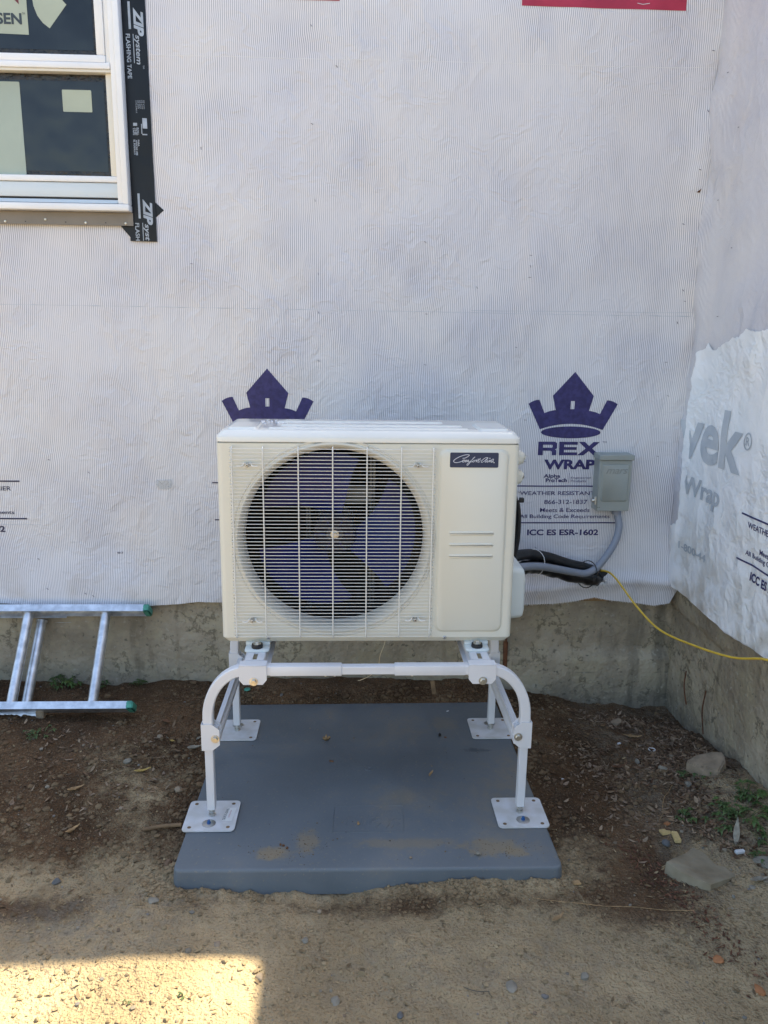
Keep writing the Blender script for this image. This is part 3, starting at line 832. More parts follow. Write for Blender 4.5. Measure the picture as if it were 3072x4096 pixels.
# rusty form tie, rebar ends in the concrete
box('form_tie', .588, .606, YW-.012, YW+.004, .05, .19, M['rust'], house, .003)
box('form_tie', .592, .600, YW-.016, YW-.012, .19, .215, M['rust'], house)
for y0, y1, z0, z1 in ((.60, .57, .15, .02), (.42, .405, .15, -.02)):
    tube('root_stain', [(XW-.004, y0, z0), (XW-.008, (y0+y1)/2+.012, (z0+z1)/2), (XW-.004, y1, z1)], .0025, M['rust'], house, 6, 4)

# ------------------------------------------------------------------ window (part of the house)
win = bpy.data.objects.new('window', None); C.objects.link(win); win.parent = house
tag(win, 'white double hung window with protective film and stickers on the panes')
WL, WR = -1.95, -.857
def wb(name, x0, x1, y0, y1, z0, z1, m, bev=.0025): return box(name, x0, x1, y0, y1, z0, z1, M[m], win, bev, 2)
wb('jamb', -.878, WR, .762, YW-.002, 1.888, 2.90, 'vinyl', .004)
wb('jamb', -.897, -.879, .772, YW+.01, 1.890, 2.90, 'vinyl')
wb('jamb', WL, WL+.04, .765, YW, 1.888, 2.90, 'vinyl', .004)
wb('head', WL, WR, .764, YW, 2.901, 2.95, 'vinyl')
wb('sill', WL, WR+.001, .758, YW-.002, 1.864, 1.8875, 'vinyl', .004)
v = [(WL+.04, .764, 1.889), (-.8985, .764, 1.889), (-.8985, .790, 1.902), (WL+.04, .790, 1.902), (WL+.04, .83, 1.880), (-.8985, .83, 1.880)]
mk('sill_track', [(WL+.041, .768, 1.890), (-.898, .768, 1.890), (-.898, .79, 1.905), (WL+.041, .79, 1.905), (WL+.041, .79, 1.880), (-.898, .79, 1.880)], [(0, 1, 2, 3), (3, 2, 5, 4)], M['sill'], win)
wb('sill_slope', WL+.041, -.8995, .791, .83, 1.912, 1.963, 'sill', .004)
wb('sill_gap', WL+.041, -.8995, .796, .83, 1.900, 1.9115, 'dark', .0)
wb('bottom_rail', WL+.041, -.899, .786, .83, 1.9645, 1.985, 'vinyl', .003)
wb('stile', -.921, -.899, .790, .83, 1.9855, 2.325, 'vinyl_in', .003)
wb('meeting_rail', WL+.041, -.8985, .776, .83, 2.322, 2.331, 'vinyl_in', .001)
wb('meeting_rail', WL+.041, -.8985, .770, .83, 2.3315, 2.352, 'vinyl', .003)
wb('upper_rail', WL+.041, -.914, .774, .83, 2.353, 2.377, 'vinyl', .003)
wb('stile', -.943, -.9145, .775, .83, 2.3775, 2.90, 'vinyl', .003)
wb('jamb_liner', -.9138, -.8975, .782, .83, 2.3525, 2.90, 'vinyl', .002)
def pane_mat():
    g = NG('filmed_glass')
    n = g.noise(4, 4, g.scale(1, 1, .5))
    c = g.mix(g.ramp(n, .3, .7), (.010, .014, .019), (.019, .025, .031))
    return g.out(c, g.ramp(n, .3, .7, .05, .22), g.bump(g.noise(5, 2), .02, .5), .4)
M['pane'] = pane_mat()
for z0, z1, x1, yy in ((1.980, 2.326, -.915, .808), (2.374, 2.90, -.938, .798)):
    fr_ = box('pane', WL+.045, x1, yy, yy+.006, z0, z1, M['film'], win)
    box('pane_film', WL+.045, x1-.018, yy-.0015, yy-.0004, z0+.022, z1-.026, M['pane'], win)
def flat(name, L, y, m, parent, th=.0008):
    v, f = poly2d([L]); V = [(a, y, b) for a, b in v]
    return mk(name, V, f, m, parent)
flat('sticker', rrect(-1.080, -.978, 2.200, 2.272, .003), .8055, M['sticker'], win)
flat('sticker', rrect(-1.86, -1.226, 1.988, 2.294, .004), .8055, M['sticker_in'], win)
sk = flat('sticker', [(-1.5, 2.447), (-1.176, 2.441), (-1.176, 2.72), (-1.5, 2.72)], .7955, M['sticker'], win)
v, f = text2d('SEN', .035); v = fit(v, -1.283, -1.196, 2.472, 2.508); mk('lettering', [(a, .7948, b) for a, b in v], f, M['ink'], win)
v, f = text2d('TM', .0); v = fit(v, -1.194, -1.184, 2.503, 2.510); mk('lettering', [(a, .7948, b) for a, b in v], f, M['ink'], win)
flat('sticker_mark', [(-1.202, 2.535), (-1.205, 2.64), (-1.29, 2.62)], .7948, M['maroon'], win)
STK = [(-1.158, 2.62), (-1.155, 2.549), (-1.153, 2.531), (-1.142, 2.501), (-1.125, 2.479), (-1.103, 2.463), (-1.041, 2.538), (-1.054, 2.552), (-1.09, 2.62)]
flat('sticker', STK, .7955, M['sticker'], win)
# nailing flange under the sill with screws and holes
fl = wb('nailing_flange', WL, -.853, .796, .802, 1.818, 1.8625, 'flange', .0)
for i in range(8):
    x = -.90-.072*2*i
    if x > WL+.05:
        lathe('screw', [(0, -.003), (.0035, -.0025), (.0048, -.0005), (.0048, .001)], (x+.02, .7955, 1.826 if i != 2 else 1.835), M['zinc'], win, 'y', 10)
        lathe('nail_hole', [(0, -.0006), (.002, -.0006), (.002, .0004)], (x-.052, .7955, 1.827), M['dark'], win, 'y', 8)

# flashing tape beside the window
def tape_y(x, z, k=0):
    return .806-.004*(fbm(np.asarray(x)*9, np.asarray(z)*3, 3, 101+k)+.4)+.003*sstep(-.80, -.774, x)
def tape_piece(name, L, off, k=0):
    v, f = poly2d([L]); v, f = cut(v, f, .012)
    return mk(name, np.stack([v[:, 0], tape_y(v[:, 0], v[:, 1], k)-off, v[:, 1]], 1), f, M['tape'], house, True)
tape_piece('flashing_tape', [(-.905, 1.822), (-.866, 1.822), (-.80, 1.875), (-.800, 1.93), (-.776, 1.906), (-.743, 1.876), (-.800, 1.828), (-.85, 1.778), (-.870, 1.781)], -.003, 3)
tp = tape_piece('flashing_tape', [(-.8685, 1.766), (-.772, 1.765), (-.776, 2.93), (-.8655, 2.93)], 0)
tag(tp, 'long black strip printed with white letters')
def tape_text(s, zt, zb, xl, xr, bold=0, shear=0):
    """letters read downwards: text +x -> -z, text +y -> +x"""
    v, f = text2d(s, bold, shear); v = fit(v, 0, zt-zb, xl, xr)
    x = v[:, 1]; z = zt-v[:, 0]
    ok = z > 1.7665
    zc = np.maximum(z, 1.767)
    mk('lettering', np.stack([x, tape_y(x, zc)-.0025, zc], 1), f, M['tape_print'], tp)
def tape_bar(x0, x1, z0, z1):
    v, f = poly2d([[(x0, z0), (x1, z0), (x1, z1), (x0, z1)]]); v, f = cut(v, f, .03)
    mk('tape_bar', np.stack([v[:, 0], tape_y(v[:, 0], v[:, 1])-.0022, v[:, 1]], 1), f, M['tape_print'], tp)
for dz in (0, -.6255):
    full = dz == 0
    tape_text('ZIP', 2.538+dz, 2.448+dz, -.816, -.783, .05, .25)
    if full:
        tape_text('system', 2.452, 2.358, -.818, -.797, .02, .2); tape_text('TM', 2.356, 2.345, -.792, -.787)
        tape_text('FLASHING TAPE', 2.455, 2.312, -.846, -.831, .02)
        tape_bar(-.834, -.826, 2.470, 2.556); tape_bar(-.8215, -.819, 2.362, 2.455)
    else:
        tape_text('syst', 1.826, 1.7675, -.818, -.797, .02, .2); tape_text('FLASH', 1.829, 1.7675, -.848, -.833, .02)
        tape_bar(-.834, -.826, 1.845, 1.931); tape_bar(-.8215, -.819, 1.7675, 1.830)
for i, s in enumerate(('ESR #1473', 'ESR #1474', 'ESR #2227', 'ESR #3373', 'CCMC #14093-R')):
    tape_text(s, 2.242, 2.214 if i < 4 else 2.200, -.792-.0068*i-.005, -.792-.0068*i)
tape_bar(-.803, -.787, 2.150, 2.184); tape_bar(-.808, -.805, 2.132, 2.165); tape_bar(-.805, -.788, 2.128, 2.132); tape_bar(-.836, -.822, 2.158, 2.168)
for i, s in enumerate(('ROLL', 'THE', 'TAPE')): tape_text(s, 2.152, 2.127, -.817-.0075*i-.006, -.817-.0075*i, .04)
for i, s in enumerate(('PARA', 'APLICAR USE', 'EL RODILLO')): tape_text(s, 2.112, (2.090, 2.060, 2.062)[i], -.817-.0075*i-.006, -.817-.0075*i, .04)

# ------------------------------------------------------------------ equipment pad
pad = thing('equipment_pad', (0, .13, -.075), 'large slate grey plastic pad on the dirt under the white stand', 'pad')
loops = []
for dz, ins in ((-.075, -.004), (-.009, 0), (-.0035, .0012), (-.001, .0035), (0, .008)):
    L = rrect(PX0+ins, PX1-ins, PY0+ins, PY1-ins, .022, 6)
    loops.append([(x-(.009*(.6-y) if x > 0 else -.007*(.6-y))*-1, y+(-.009*x if y < 0 else .010*x), dz) for x, y in L])
v, f = vf_loops(loops)
slab = mk('slab', v, f, M['pad'], pad, True, 50)
tv = []
def stroke(pts, w=.0016, h=.0007):
    tv.append(vf_sweep([(x, y, .0002) for x, y in pts], [(-w/2, -.001), (w/2, -.001), (w/2*.4, h), (-w/2*.4, h)]))
stroke([(-.1, -.071), (.113, -.071)]); stroke([(-.1, -.071), (-.104, -.205)]); stroke([(.113, -.071), (.108, -.205)]); stroke([(-.104, -.205), (.108, -.205)])
for x in (-.062, -.012, .012, .068): stroke([(x, -.137), (x-.002, -.168)])
stroke([(.025, -.185), (.036, -.170)]); stroke([(.055, -.185), (.068, -.168)]); stroke([(.07, -.185), (.08, -.172)]); stroke([(.02, -.095), (.048, -.078)])
for cx, r in ((.03, .014), (.088, .013)): stroke([(cx+r*math.cos(a), -.152+r*1.1*math.sin(a)) for a in np.linspace(.3, 5.6, 12)])
for i in range(9): stroke([(.035+.008*i, -.098), (.035+.008*i, -.106)], .001)
for i in range(14): stroke([(-.08+.009*i, -.122), (-.078+.009*i, -.126)], .001)
v, f = joinvf(tv); mk('embossed_mark', v, f, M['pad'], slab)
tv = []
for r in (.012, .006): tv.append(vf_sweep([(.01+r*math.cos(a), .146+r*math.sin(a), .0002) for a in np.linspace(0, 6.3, 18)], [(-.0006, -.001), (.0006, -.001), (.0003, .0006), (-.0003, .0006)]))
v, f = joinvf(tv); mk('moulding_mark', v, f, M['pad'], slab)

# ------------------------------------------------------------------ bolts
def vf_bolt(p, ax, sgn, r=.0085, wr=.0125, wt=.0018, hh=.006):
    """hex head and washer facing along axis sign"""
    p = np.array(p, float); L = []
    w = vf_lathe([(0, 0), (wr, 0), (wr, wt*sgn), (0, wt*sgn)], (0, 0, 0), ax, 20)
    w2 = vf_lathe([(r*1.15, wt*sgn), (r*1.15, (wt+.001)*sgn), (0, (wt+.001)*sgn)], (0, 0, 0), ax, 16)
    h = vf_lathe([(r, (wt+.001)*sgn), (r, (wt+hh-.001)*sgn), (r*.88, (wt+hh)*sgn), (0, (wt+hh)*sgn)], (0, 0, 0), ax, 6)
    v, f = joinvf([w, w2, h])
    return np.array(v)+p, f
def bolt(name, p, ax, sgn, parent, m='zinc', **k):
    v, f = vf_bolt(p, ax, sgn, **k); return mk(name, v, f, M[m], parent, False)

# ------------------------------------------------------------------ stand
stand = thing('equipment_stand', (0, .14, .001), 'white square tube stand with four foot plates on the grey pad', 'stand')
YF, YB, LX, ZT = -.120, .412, .471, .497      # front and rear frame planes, leg x, top of cross bar
T = .015
sq = [(-T, -T), (T, -T), (T, T), (-T, T)]
def chsq(t, c=.003): return [(-t+c, -t), (t-c, -t), (t, -t+c), (t, t-c), (t-c, t), (-t+c, t), (-t, t-c), (-t, -t+c)]
RB = .118
for fi, y in enumerate((YF, YB)):
    zc = ZT-T
    for s in (-1, 1):
        pts = [(s*.285, y, zc), (s*(LX-RB), y, zc)]
        pts += [(s*(LX-RB+RB*math.sin(a)), y, zc-RB*1.25+RB*1.25*math.cos(a)) for a in np.linspace(0, math.pi/2, 14)[1:]]
        pts += [(s*LX, y, .235)]
        v, f = vf_sweep(pts, chsq(T), (0, 1, 0)); mk('bent_tube', v, f, M['stand'], stand, True, 30)
        box('leg', s*LX-.0125, s*LX+.0125, y-.0125, y+.0125, .030, .30, M['stand'], stand, .002, 1)
        tube('levelling_screw', [(s*LX, y, .006), (s*LX, y, .032)], .006, M['zinc'], stand, 10)
        v, f = vf_lathe([(.0, .015), (.0105, .015), (.0105, .007), (0, .007)], (s*LX, y, 0), 'z', 6); w = vf_lathe([(0, .0245), (.0095, .0245), (.0095, .0175), (0, .0175)], (s*LX, y, 0), 'z', 6)
        v, f = joinvf([(v, f), w]); mk('levelling_nut', v, f, M['zinc'], stand)
        # sleeve on the cross bar, from the bend to the overlap
        box('cross_bar_sleeve', min(s*.077, s*.286), max(s*.077, s*.286), y-T-.0005, y+T+.0005, ZT-2*T-.0008, ZT-.0004, M['stand'], stand, .003, 2)
        # bracket hooked over the cross bar that carries the rail
        bx = s*.335
        P = [(bx-.040, ZT+.002), (bx+.040, ZT+.002), (bx+.040, .456), (bx+.028, .4415), (bx-.028, .4415), (bx-.040, .456)]
        for yy in ((y-T-.0035, y-T-.0010), (y+T+.0010, y+T+.0035)):
            mk('rail_bracket', [(a, yy[0], b) for a, b in P]+[(a, yy[1], b) for a, b in P], [tuple(range(6)), tuple(range(6, 12))]+[(i, (i+1) % 6, 6+(i+1) % 6, 6+i) for i in range(6)], M['stand'], stand)
        box('rail_bracket', bx-.040, bx+.040, y-T-.0035, y+T+.0035, ZT+.0021, ZT+.0045, M['stand'], stand, .001, 1)
        bolt('bolt', (bx+.002, y-T-.0035, .4515), 'y', -1, stand, 'zinc_y' if s < 0 else 'zinc')
        # bracket round the leg that carries the side brace
        iz = (.236, .312); ix = s*(LX-.034); ox = s*(LX+T+.0025)
        P = [(ox, iz[1]+.004), (s*(LX-.012), iz[1]+.004), (ix, iz[1]-.014), (ix, iz[0]+.014), (s*(LX-.012), iz[0]-.004), (ox, iz[0]-.004)]
        for yy in ((y-T-.0035, y-T-.0010), (y+T+.0010, y+T+.0035)):
            mk('brace_bracket', [(a, yy[0], b) for a, b in P]+[(a, yy[1], b) for a, b in P], [tuple(range(6)), tuple(range(6, 12))]+[(i, (i+1) % 6, 6+(i+1) % 6, 6+i) for i in range(6)], M['stand'], stand)
        box('brace_bracket', min(ox, ox+s*.0022), max(ox, ox+s*.0022), y-T-.0035, y+T+.0035, iz[0]-.004, iz[1]+.004, M['stand'], stand)
        bolt('bolt', (s*(LX-.021), y-T-.0035, .270), 'y', -1, stand, 'zinc_y' if s < 0 else 'zinc')
        # foot plate with rubber underlay, holes, washer and screw
        yp = y+(-.0 if fi == 0 else .005)
        L = rrect(s*.4715-.0775, s*.4715+.0775, yp-.0775, yp+.0775, .014, 5)
        pl = mk('foot_plate', [(a, b, .0022) for a, b in L]+[(a, b, .0062) for a, b in L], [tuple(range(len(L))), tuple(range(len(L), 2*len(L)))]+[(i, (i+1) % len(L), len(L)+(i+1) % len(L), len(L)+i) for i in range(len(L))], M['plate'], stand)
        L = rrect(s*.4715-.074, s*.4715+.074, yp-.074, yp+.074, .012, 4)
        mk('rubber_underlay', [(a, b, -.001) for a, b in L]+[(a, b, .0021) for a, b in L], [tuple(range(len(L))), tuple(range(len(L), 2*len(L)))]+[(i, (i+1) % len(L), len(L)+(i+1) % len(L), len(L)+i) for i in range(len(L))], M['rubber'], pl)
        for hx in (-.057, .057):
            for hy in (-.06, .06):
                lathe('hole', [(0, .0003), (.0058, .0003), (.0058, -.001)], (s*.4715+hx, yp+hy, .0064), M['wood'], pl, 'z', 12)
        wy = yp+(-.042 if fi == 0 else .032)
        lathe('washer', [(0, .001), (.0185, .0006), (.020, 0), (.020, -.001)], (s*.4735, wy, .0074), M['steel'], pl, 'z', 24)
        v, f = joinvf([vf_lathe([(.0062, 0), (.0062, .002), (0, .002)], (s*.4735, wy, .0084), 'z', 14), vf_lathe([(.0046, .002), (.0046, .0085), (0, .0085)], (s*.4735, wy, .0084), 'z', 6)])
        mk('blue_screw', v, f, M['badge'] if fi else M['blue'] if 'blue' in M else M.setdefault('blue', mat('blue_screw_coating', (.02, .10, .28), .4)), pl)
    box('cross_bar', -.10, .10, y-.0125, y+.0125, ZT-.0282, ZT-.0032, M['stand'], stand, .002, 1)
    if fi == 0:
        for x in (-.125, -.098, .13): lathe('set_screw', [(0, -.007), (.003, -.007), (.003, 0)], (x, y, ZT-2*T-.001), M['zinc'], stand, 'z', 8)
for s in (-1, 1):
    # side brace: channel from front bracket to rear bracket
    prof = [(-.004, -.026), (.0, -.026), (.0, -.012), (.006, -.006), (.006, .006), (0, .012), (0, .026), (-.004, .026), (-.004, .0145), (.002, .0085), (.002, -.0085), (-.004, -.0145)]
    x = s*(LX-.028)
    v, f = vf_sweep([(x, YF-.012, .270), (x, YB+.012, .270)], prof, (0, 0, 1)); mk('side_brace', v, f, M['stand'], stand)
    box('brace_flange', min(x, x+s*.014), max(x, x+s*.014), YF-.010, YB+.010, .2965, .2985, M['stand'], stand)
    # slotted rail carrying the unit
    x0 = s*.335
    zt = ZT+.0046
    def bar(nm, a, b, y0, y1, z0, z1): box(nm, x0+a, x0+b, y0, y1, z0, z1, M['stand'], stand)
    ya, yb = YF+.020, YB-.020
    rt = []
    for a, b, y0, y1, z0, z1 in ((-.027, -.0065, ya, yb, zt-.004, zt), (.0065, .027, ya, yb, zt-.004, zt), (-.0065, .0065, YF+.075, YB-.075, zt-.004, zt), (-.0065, .0065, ya, ya+.006, zt-.004, zt),
                                 (-.029, -.027, ya, yb, zt-.034, zt-.003), (.027, .029, ya, yb, zt-.034, zt-.003), (-.042, -.029, ya, yb, zt-.036, zt-.034), (.029, .042, ya, yb, zt-.036, zt-.034)):
        rt.append(vf_box(x0+a, x0+b, y0, y1, z0, z1))
    v, f = joinvf(rt); mk('rail', v, f, M['stand'], stand)
# label on the front left plate
lb = mk('label_sticker', [(-.436, -.150, .0068), (-.408, -.150, .0068), (-.402, -.082, .0068), (-.430, -.082, .0068)], [(0, 1, 2, 3)], M['tie'], stand)
v, f = text2d('QUICK-SLING', .01); v = fit(v, 0, .058, 0, .009)
mk('lettering', [(-.4285+.0065*a/.058-b, -.145+a, .0072) for a, b in v], f, M['ink'], lb)
v, f = text2d('by DiversiTech', .0); v = fit(v, 0, .036, 0, .005)
mk('lettering', [(-.4165+.004*a/.058-b, -.132+a, .0072) for a, b in v], f, M['red_print'], lb)

# ------------------------------------------------------------------ outdoor unit
ac = thing('heat_pump_unit', (0, .171, .517), 'cream outdoor heat pump unit with round fan grille on the white stand', 'heat pump')
HW, D, ZB, ZC = .4425, .342, .517, 1.132
FX, FZ, FR = -.102, .841, .291
# cabinet: plan outline with rounded corners, front left open for the front panel
def plan(ins):
    P = rrect(-HW+ins, HW-ins, 0+ins, D-ins, .016, 5)
    return P
L0 = [(a, b, ZB+.016) for a, b in plan(0)]; L1 = [(a, b, ZC-.003) for a, b in plan(0)]; L2 = [(a, b, ZC) for a, b in plan(.004)]
n = len(L0)
fr_edge = None
V = L0+L1+L2; F = []
for k in range(2):
    for i in range(n):
        j = (i+1) % n
        a, b = L0[i], L0[j]
        if k == 0 and abs(a[1]) < 1e-6 and abs(b[1]) < 1e-6: continue
        F.append((k*n+i, k*n+j, (k+1)*n+j, (k+1)*n+i))
mk('cabinet', V, F, M['cream'], ac, True, 35)
# base pan, tapering inwards at the bottom
lo = [[(a, b, ZB+.0155) for a, b in plan(0.0008)], [(a, b, ZB+.012) for a, b in plan(.003)], [(a, b, ZB) for a, b in plan(.012)]]
v, f = vf_loops(lo); mk('base_pan', v, f, M['cream'], ac, True, 35)
FXL, FXR = -HW+.016, HW-.016
circ_pts = [(FX+FR*math.cos(a), FZ+FR*math.sin(a)) for a in np.linspace(0, 2*math.pi, 97)[:-1]]
v, f = poly2d([[(FXL, ZB+.016), (FXR, ZB+.016), (FXR, ZC-.003), (FXL, ZC-.003)], circ_pts])
mk('front_panel', [(a, 0, b) for a, b in v], f, M['cream'], ac)
lathe('fan_orifice', [(FR+.003, .0005), (FR+.001, -.0035), (FR-.004, -.0045), (FR-.008, -.002), (FR-.012, .004), (FR-.0175, .012), (FR-.021, .024), (FR-.0215, .06)], (FX, 0, FZ), M['ring'], ac, 'y', 96)
lathe('rim_bead', [(FR+.013, .0005), (FR+.011, -.0018), (FR+.008, -.0018), (FR+.006, .0005)], (FX, 0, FZ), M['ring'], ac, 'y', 96)
# inside
box('inner_wall', -HW+.004, HW-.004, .318, .330, ZB+.02, ZC-.01, M['dark'], ac)
box('compressor_wall', .205, .215, .03, .318, ZB+.02, ZC-.01, M['dark'], ac)
box('inner_floor', -HW+.005, .205, .005, .318, ZB+.0175, ZB+.019, M['dark'], ac)
g = NG('coil_fins')
st_ = g.math('FRACT', g.math('MULTIPLY', g.xyz()[0], 1/.0022))
row = g.math('FRACT', g.math('MULTIPLY', g.xyz()[2], 1/.021))
cc = g.mix(g.ramp(g.math('ABSOLUTE', g.math('SUBTRACT', row, .5)), .30, .42), (.012, .011, .010), (.004, .004, .004))
cc = g.mix(g.ramp(g.noise(60, 3, g.scale(1, 1, .05)), .5, .7), cc, (.03, .027, .023))
M['coil'] = g.out(cc, .5, g.bump(st_, .002, .6), .5); g.b.inputs['Metallic'].default_value = .5
box('coil', -HW+.02, .203, .300, .316, ZB+.02, ZC-.02, M['coil'], ac)
box('coil', -HW+.008, -HW+.022, .06, .316, ZB+.02, ZC-.02, M['coil'], ac)
M['bracket'] = mat('bracket_steel', (.12, .125, .13), .45, .8, var=.1, vscale=30)
for x in (.012, .0225): box('motor_bracket', x-.004, x+.004, .262, .272, ZB+.02, ZC-.012, M['bracket'], ac, .001, 1)
for x in (-.198, -.189): box('motor_bracket', x-.003, x+.003, .262, .272, ZB+.02, ZC-.012, M['bracket'], ac, .001, 1)
box('motor_plate', -.193, .018, .255, .262, .90, .955, M['bracket'], ac, .002, 1)
box('motor_plate', -.193, .018, .255, .262, .74, .79, M['bracket'], ac, .002, 1)
lathe('motor', [(0, .15), (.055, .15), (.062, .158), (.062, .24), (.05, .25), (0, .25)], (FX, 0, FZ), M['steel'], ac, 'y', 32)
fan = bpy.data.objects.new('fan', None); C.objects.link(fan); fan.parent = ac
lathe('hub', [(0, .074), (.030, .073), (.055, .071), (.064, .077), (.066, .085), (.066, .145)], (FX, 0, FZ), M['hub'], fan, 'y', 48)
lathe('hub_disc', [(0, .068), (.024, .069), (.026, .073)], (FX, 0, FZ), M['hub_disc'], fan, 'y', 24)
bolt('hub_nut', (FX, .068, FZ), 'y', -1, fan, r=.009, wr=.013, hh=.012)
tv = []
for k in range(6):
    a = k*math.pi/3; tube('hub_rib', [(FX+.030*math.cos(a), .0725, FZ+.030*math.sin(a)), (FX+.060*math.cos(a), .073, FZ+.060*math.sin(a))], .002, M['fan'], fan, 6)
for k in range(3):
    a0 = R(-22+120*k)
    NR, NA = 12, 10
    V = []; F = []
    for th in (0, 1):
        for i in range(NR+1):
            t = i/NR; r = .062+(.252-.062)*t
            w = R(26+20*t**.8); sw = R(34*t-14*t*t)
            for j in range(NA+1):
                s_ = j/NA-.5
                rr = r-.020*t*max(0, s_*2)**3-.012*t*max(0, -s_*2)**3
                a = a0+sw+w*2*s_
                y = .115+.062*s_*(1-.25*t)+.010*math.cos(s_*3)*t+th*.003
                V.append((FX+rr*math.cos(a), y, FZ+rr*math.sin(a)))
    m_ = (NR+1)*(NA+1)
    for th in (0, 1):
        for i in range(NR):
            for j in range(NA):
                q = th*m_+i*(NA+1)+j; F.append((q, q+1, q+NA+2, q+NA+1))
    rim = [i*(NA+1) for i in range(NR+1)]+[NR*(NA+1)+j for j in range(1, NA+1)]+[i*(NA+1)+NA for i in range(NR-1, -1, -1)]+[j for j in range(NA-1, 0, -1)]
    for a, b in zip(rim, rim[1:]+rim[:1]): F.append((a, b, b+m_, a+m_))
    mk('blade', V, F, M['fan'], fan, True, 50)
# wire grille
gx0, gx1, gz0, gz1 = -.396, .187, .5425, 1.1155
guard = bpy.data.objects.new('fan_guard', None); C.objects.link(guard); guard.parent = ac
NWI = 55
pts = [(gx0-.006, -.002, 0), (gx0-.0075, -.012, 0), (gx0-.004, -.0165, 0)]+[(x, -.0175, 0) for x in np.linspace(gx0, gx1, 12)]+[(gx1+.004, -.0165, 0), (gx1+.0075, -.012, 0), (gx1+.006, -.002, 0)]
wv, wf = vf_sweep(pts, circ(.00108, 7))
wme = bpy.data.meshes.new('guard_wire'); wme.from_pydata([tuple(p) for p in wv], [], wf); fixn(wme); wme.shade_smooth(); wme.materials.append(M['wire'])
for i in range(NWI):
    link('guard_wire', wme, None, guard, (0, 0, gz0+(gz1-gz0)*i/(NWI-1)))
vw = [gx0, -.307, -.205, -.1055, -.006, .094, gx1]
for x in vw:
    pts = [(x, -.002, gz1+.004), (x, -.014, gz1+.0045), (x, -.0202, gz1+.001)]+[(x, -.0203, z) for z in np.linspace(gz1-.01, gz0+.01, 8)]+[(x, -.0202, gz0-.001), (x, -.014, gz0-.0045), (x, -.002, gz0-.004)]
    tube('guard_upright', pts, .0019, M['wire'], guard, 8, up=(1, 0, 0))
for x, z in ((-.352, 1.068), (.142, 1.069), (-.348, .593), (.143, .596)):
    pts = [(x-.030, -.0185, z-.003), (x-.016, -.019, z-.003), (x-.009, -.012, z+.005), (x-.006, -.006, z+.001), (x-.003, -.004, z-.006), (x+.003, -.004, z-.006), (x+.006, -.006, z+.001), (x+.009, -.012, z+.005), (x+.016, -.019, z-.003), (x+.030, -.0185, z-.003)]
    tube('guard_clip', pts, .0021, M['wire'], guard, 7, 3)
    lathe('screw', [(0, -.0245), (.004, -.024), (.0062, -.0205), (.0062, -.004), (.004, -.002)], (x, 0, z), M['steel'], guard, 'y', 12)
    lathe('screw_recess', [(0, -.0250), (.0022, -.0248), (.0022, -.022)], (x, 0, z), M['dark'], guard, 'y', 5)
# raised service panel with three pressed ribs
def raised(name, x0, x1, z0, z1, r, h, slope, m, parent, y=0):
    lo = [[(a, y+.0004, b) for a, b in rrect(x0, x1, z0, z1, r, 7)], [(a, y-h*.35, b) for a, b in rrect(x0+slope*.45, x1-slope*.45, z0+slope*.45, z1-slope*.45, r*.9, 7)],
          [(a, y-h*.85, b) for a, b in rrect(x0+slope*.8, x1-slope*.8, z0+slope*.8, z1-slope*.8, r*.85, 7)], [(a, y-h, b) for a, b in rrect(x0+slope, x1-slope, z0+slope, z1-slope, r*.8, 7)]]
    v, f = vf_loops(lo); return mk(name, v, f, m, parent, True, 50)
sp = raised('service_panel', .204, .412, .550, 1.1175, .024, .0075, .0085, M['cream'], ac)
for z in (.864, .828, .793): raised('pressed_rib', .240, .375, z-.0068, z+.0068, .0066, .0024, .0022, M['cream'], sp, -.0074)
bd = raised('badge', .236, .379, 1.063, 1.1075, .004, .0018, .0006, M['badge'], ac, -.0076)
# badge script lettering, drawn as pen strokes (units of the enlarged badge picture)
SC = [[(490, 298), (560, 292), (640, 250), (685, 205), (640, 190), (540, 205), (400, 255), (290, 320), (238, 375), (255, 415), (330, 425), (430, 405), (495, 375), (540, 345), (500, 360), (490, 395), (515, 412), (550, 385), (560, 350), (540, 345), (580, 360), (575, 412), (600, 365), (622, 350), (618, 410), (645, 365), (668, 350), (660, 405), (690, 395)],
      [(690, 395), (740, 370), (800, 310), (855, 252), (820, 280), (760, 350), (700, 440), (650, 500), (625, 495), (640, 455), (700, 420), (760, 400), (800, 370)],
      [(830, 355), (795, 380), (790, 408), (820, 405), (850, 370), (840, 350), (880, 355), (900, 340), (885, 410), (910, 365), (945, 345), (960, 350)],
      [(1015, 290), (970, 345), (935, 400), (960, 412), (1000, 390)], [(930, 320), (1010, 318)], [(1000, 350), (1035, 348)],
      [(1235, 280), (1180, 272), (1110, 310), (1050, 370), (1035, 405), (1070, 412), (1140, 360), (1215, 290), (1235, 280), (1180, 350), (1145, 400), (1170, 408), (1215, 365), (1235, 340), (1205, 395), (1225, 408), (1260, 375), (1290, 345), (1270, 408), (1300, 365), (1330, 345), (1345, 355)],
      [(1320, 390), (1370, 370), (1395, 330), (1375, 315), (1330, 350), (1315, 395), (1340, 412), (1395, 380)]]
def bxy(p): return (.2365+(p[0]-135)/1405*.142, 1.1065-(p[1]-140)/428*.0428)
tv = []
for k_, s_ in enumerate(SC):
    P = [(bxy(p)[0], -.0097, bxy(p)[1]) for p in s_]
    P = smoothpts(P, 4); r_ = .00095 if k_ == 0 else .0008
    tv.append(vf_sweep(P, [(r_*math.cos(a), r_*.8*math.sin(a)) for a in np.linspace(0, 2*math.pi, 7)[:-1]], (0, 1, 0)))
for p, r_ in (((1285, 293), .0016), ((1408, 418), .0017)):
    q = bxy(p); tv.append(vf_lathe([(0, -.0012), (r_, -.001), (r_, 0)], (q[0], -.0094, q[1]), 'y', 10))
v, f = joinvf(tv); mk('lettering', v, f, M['silver'], bd)
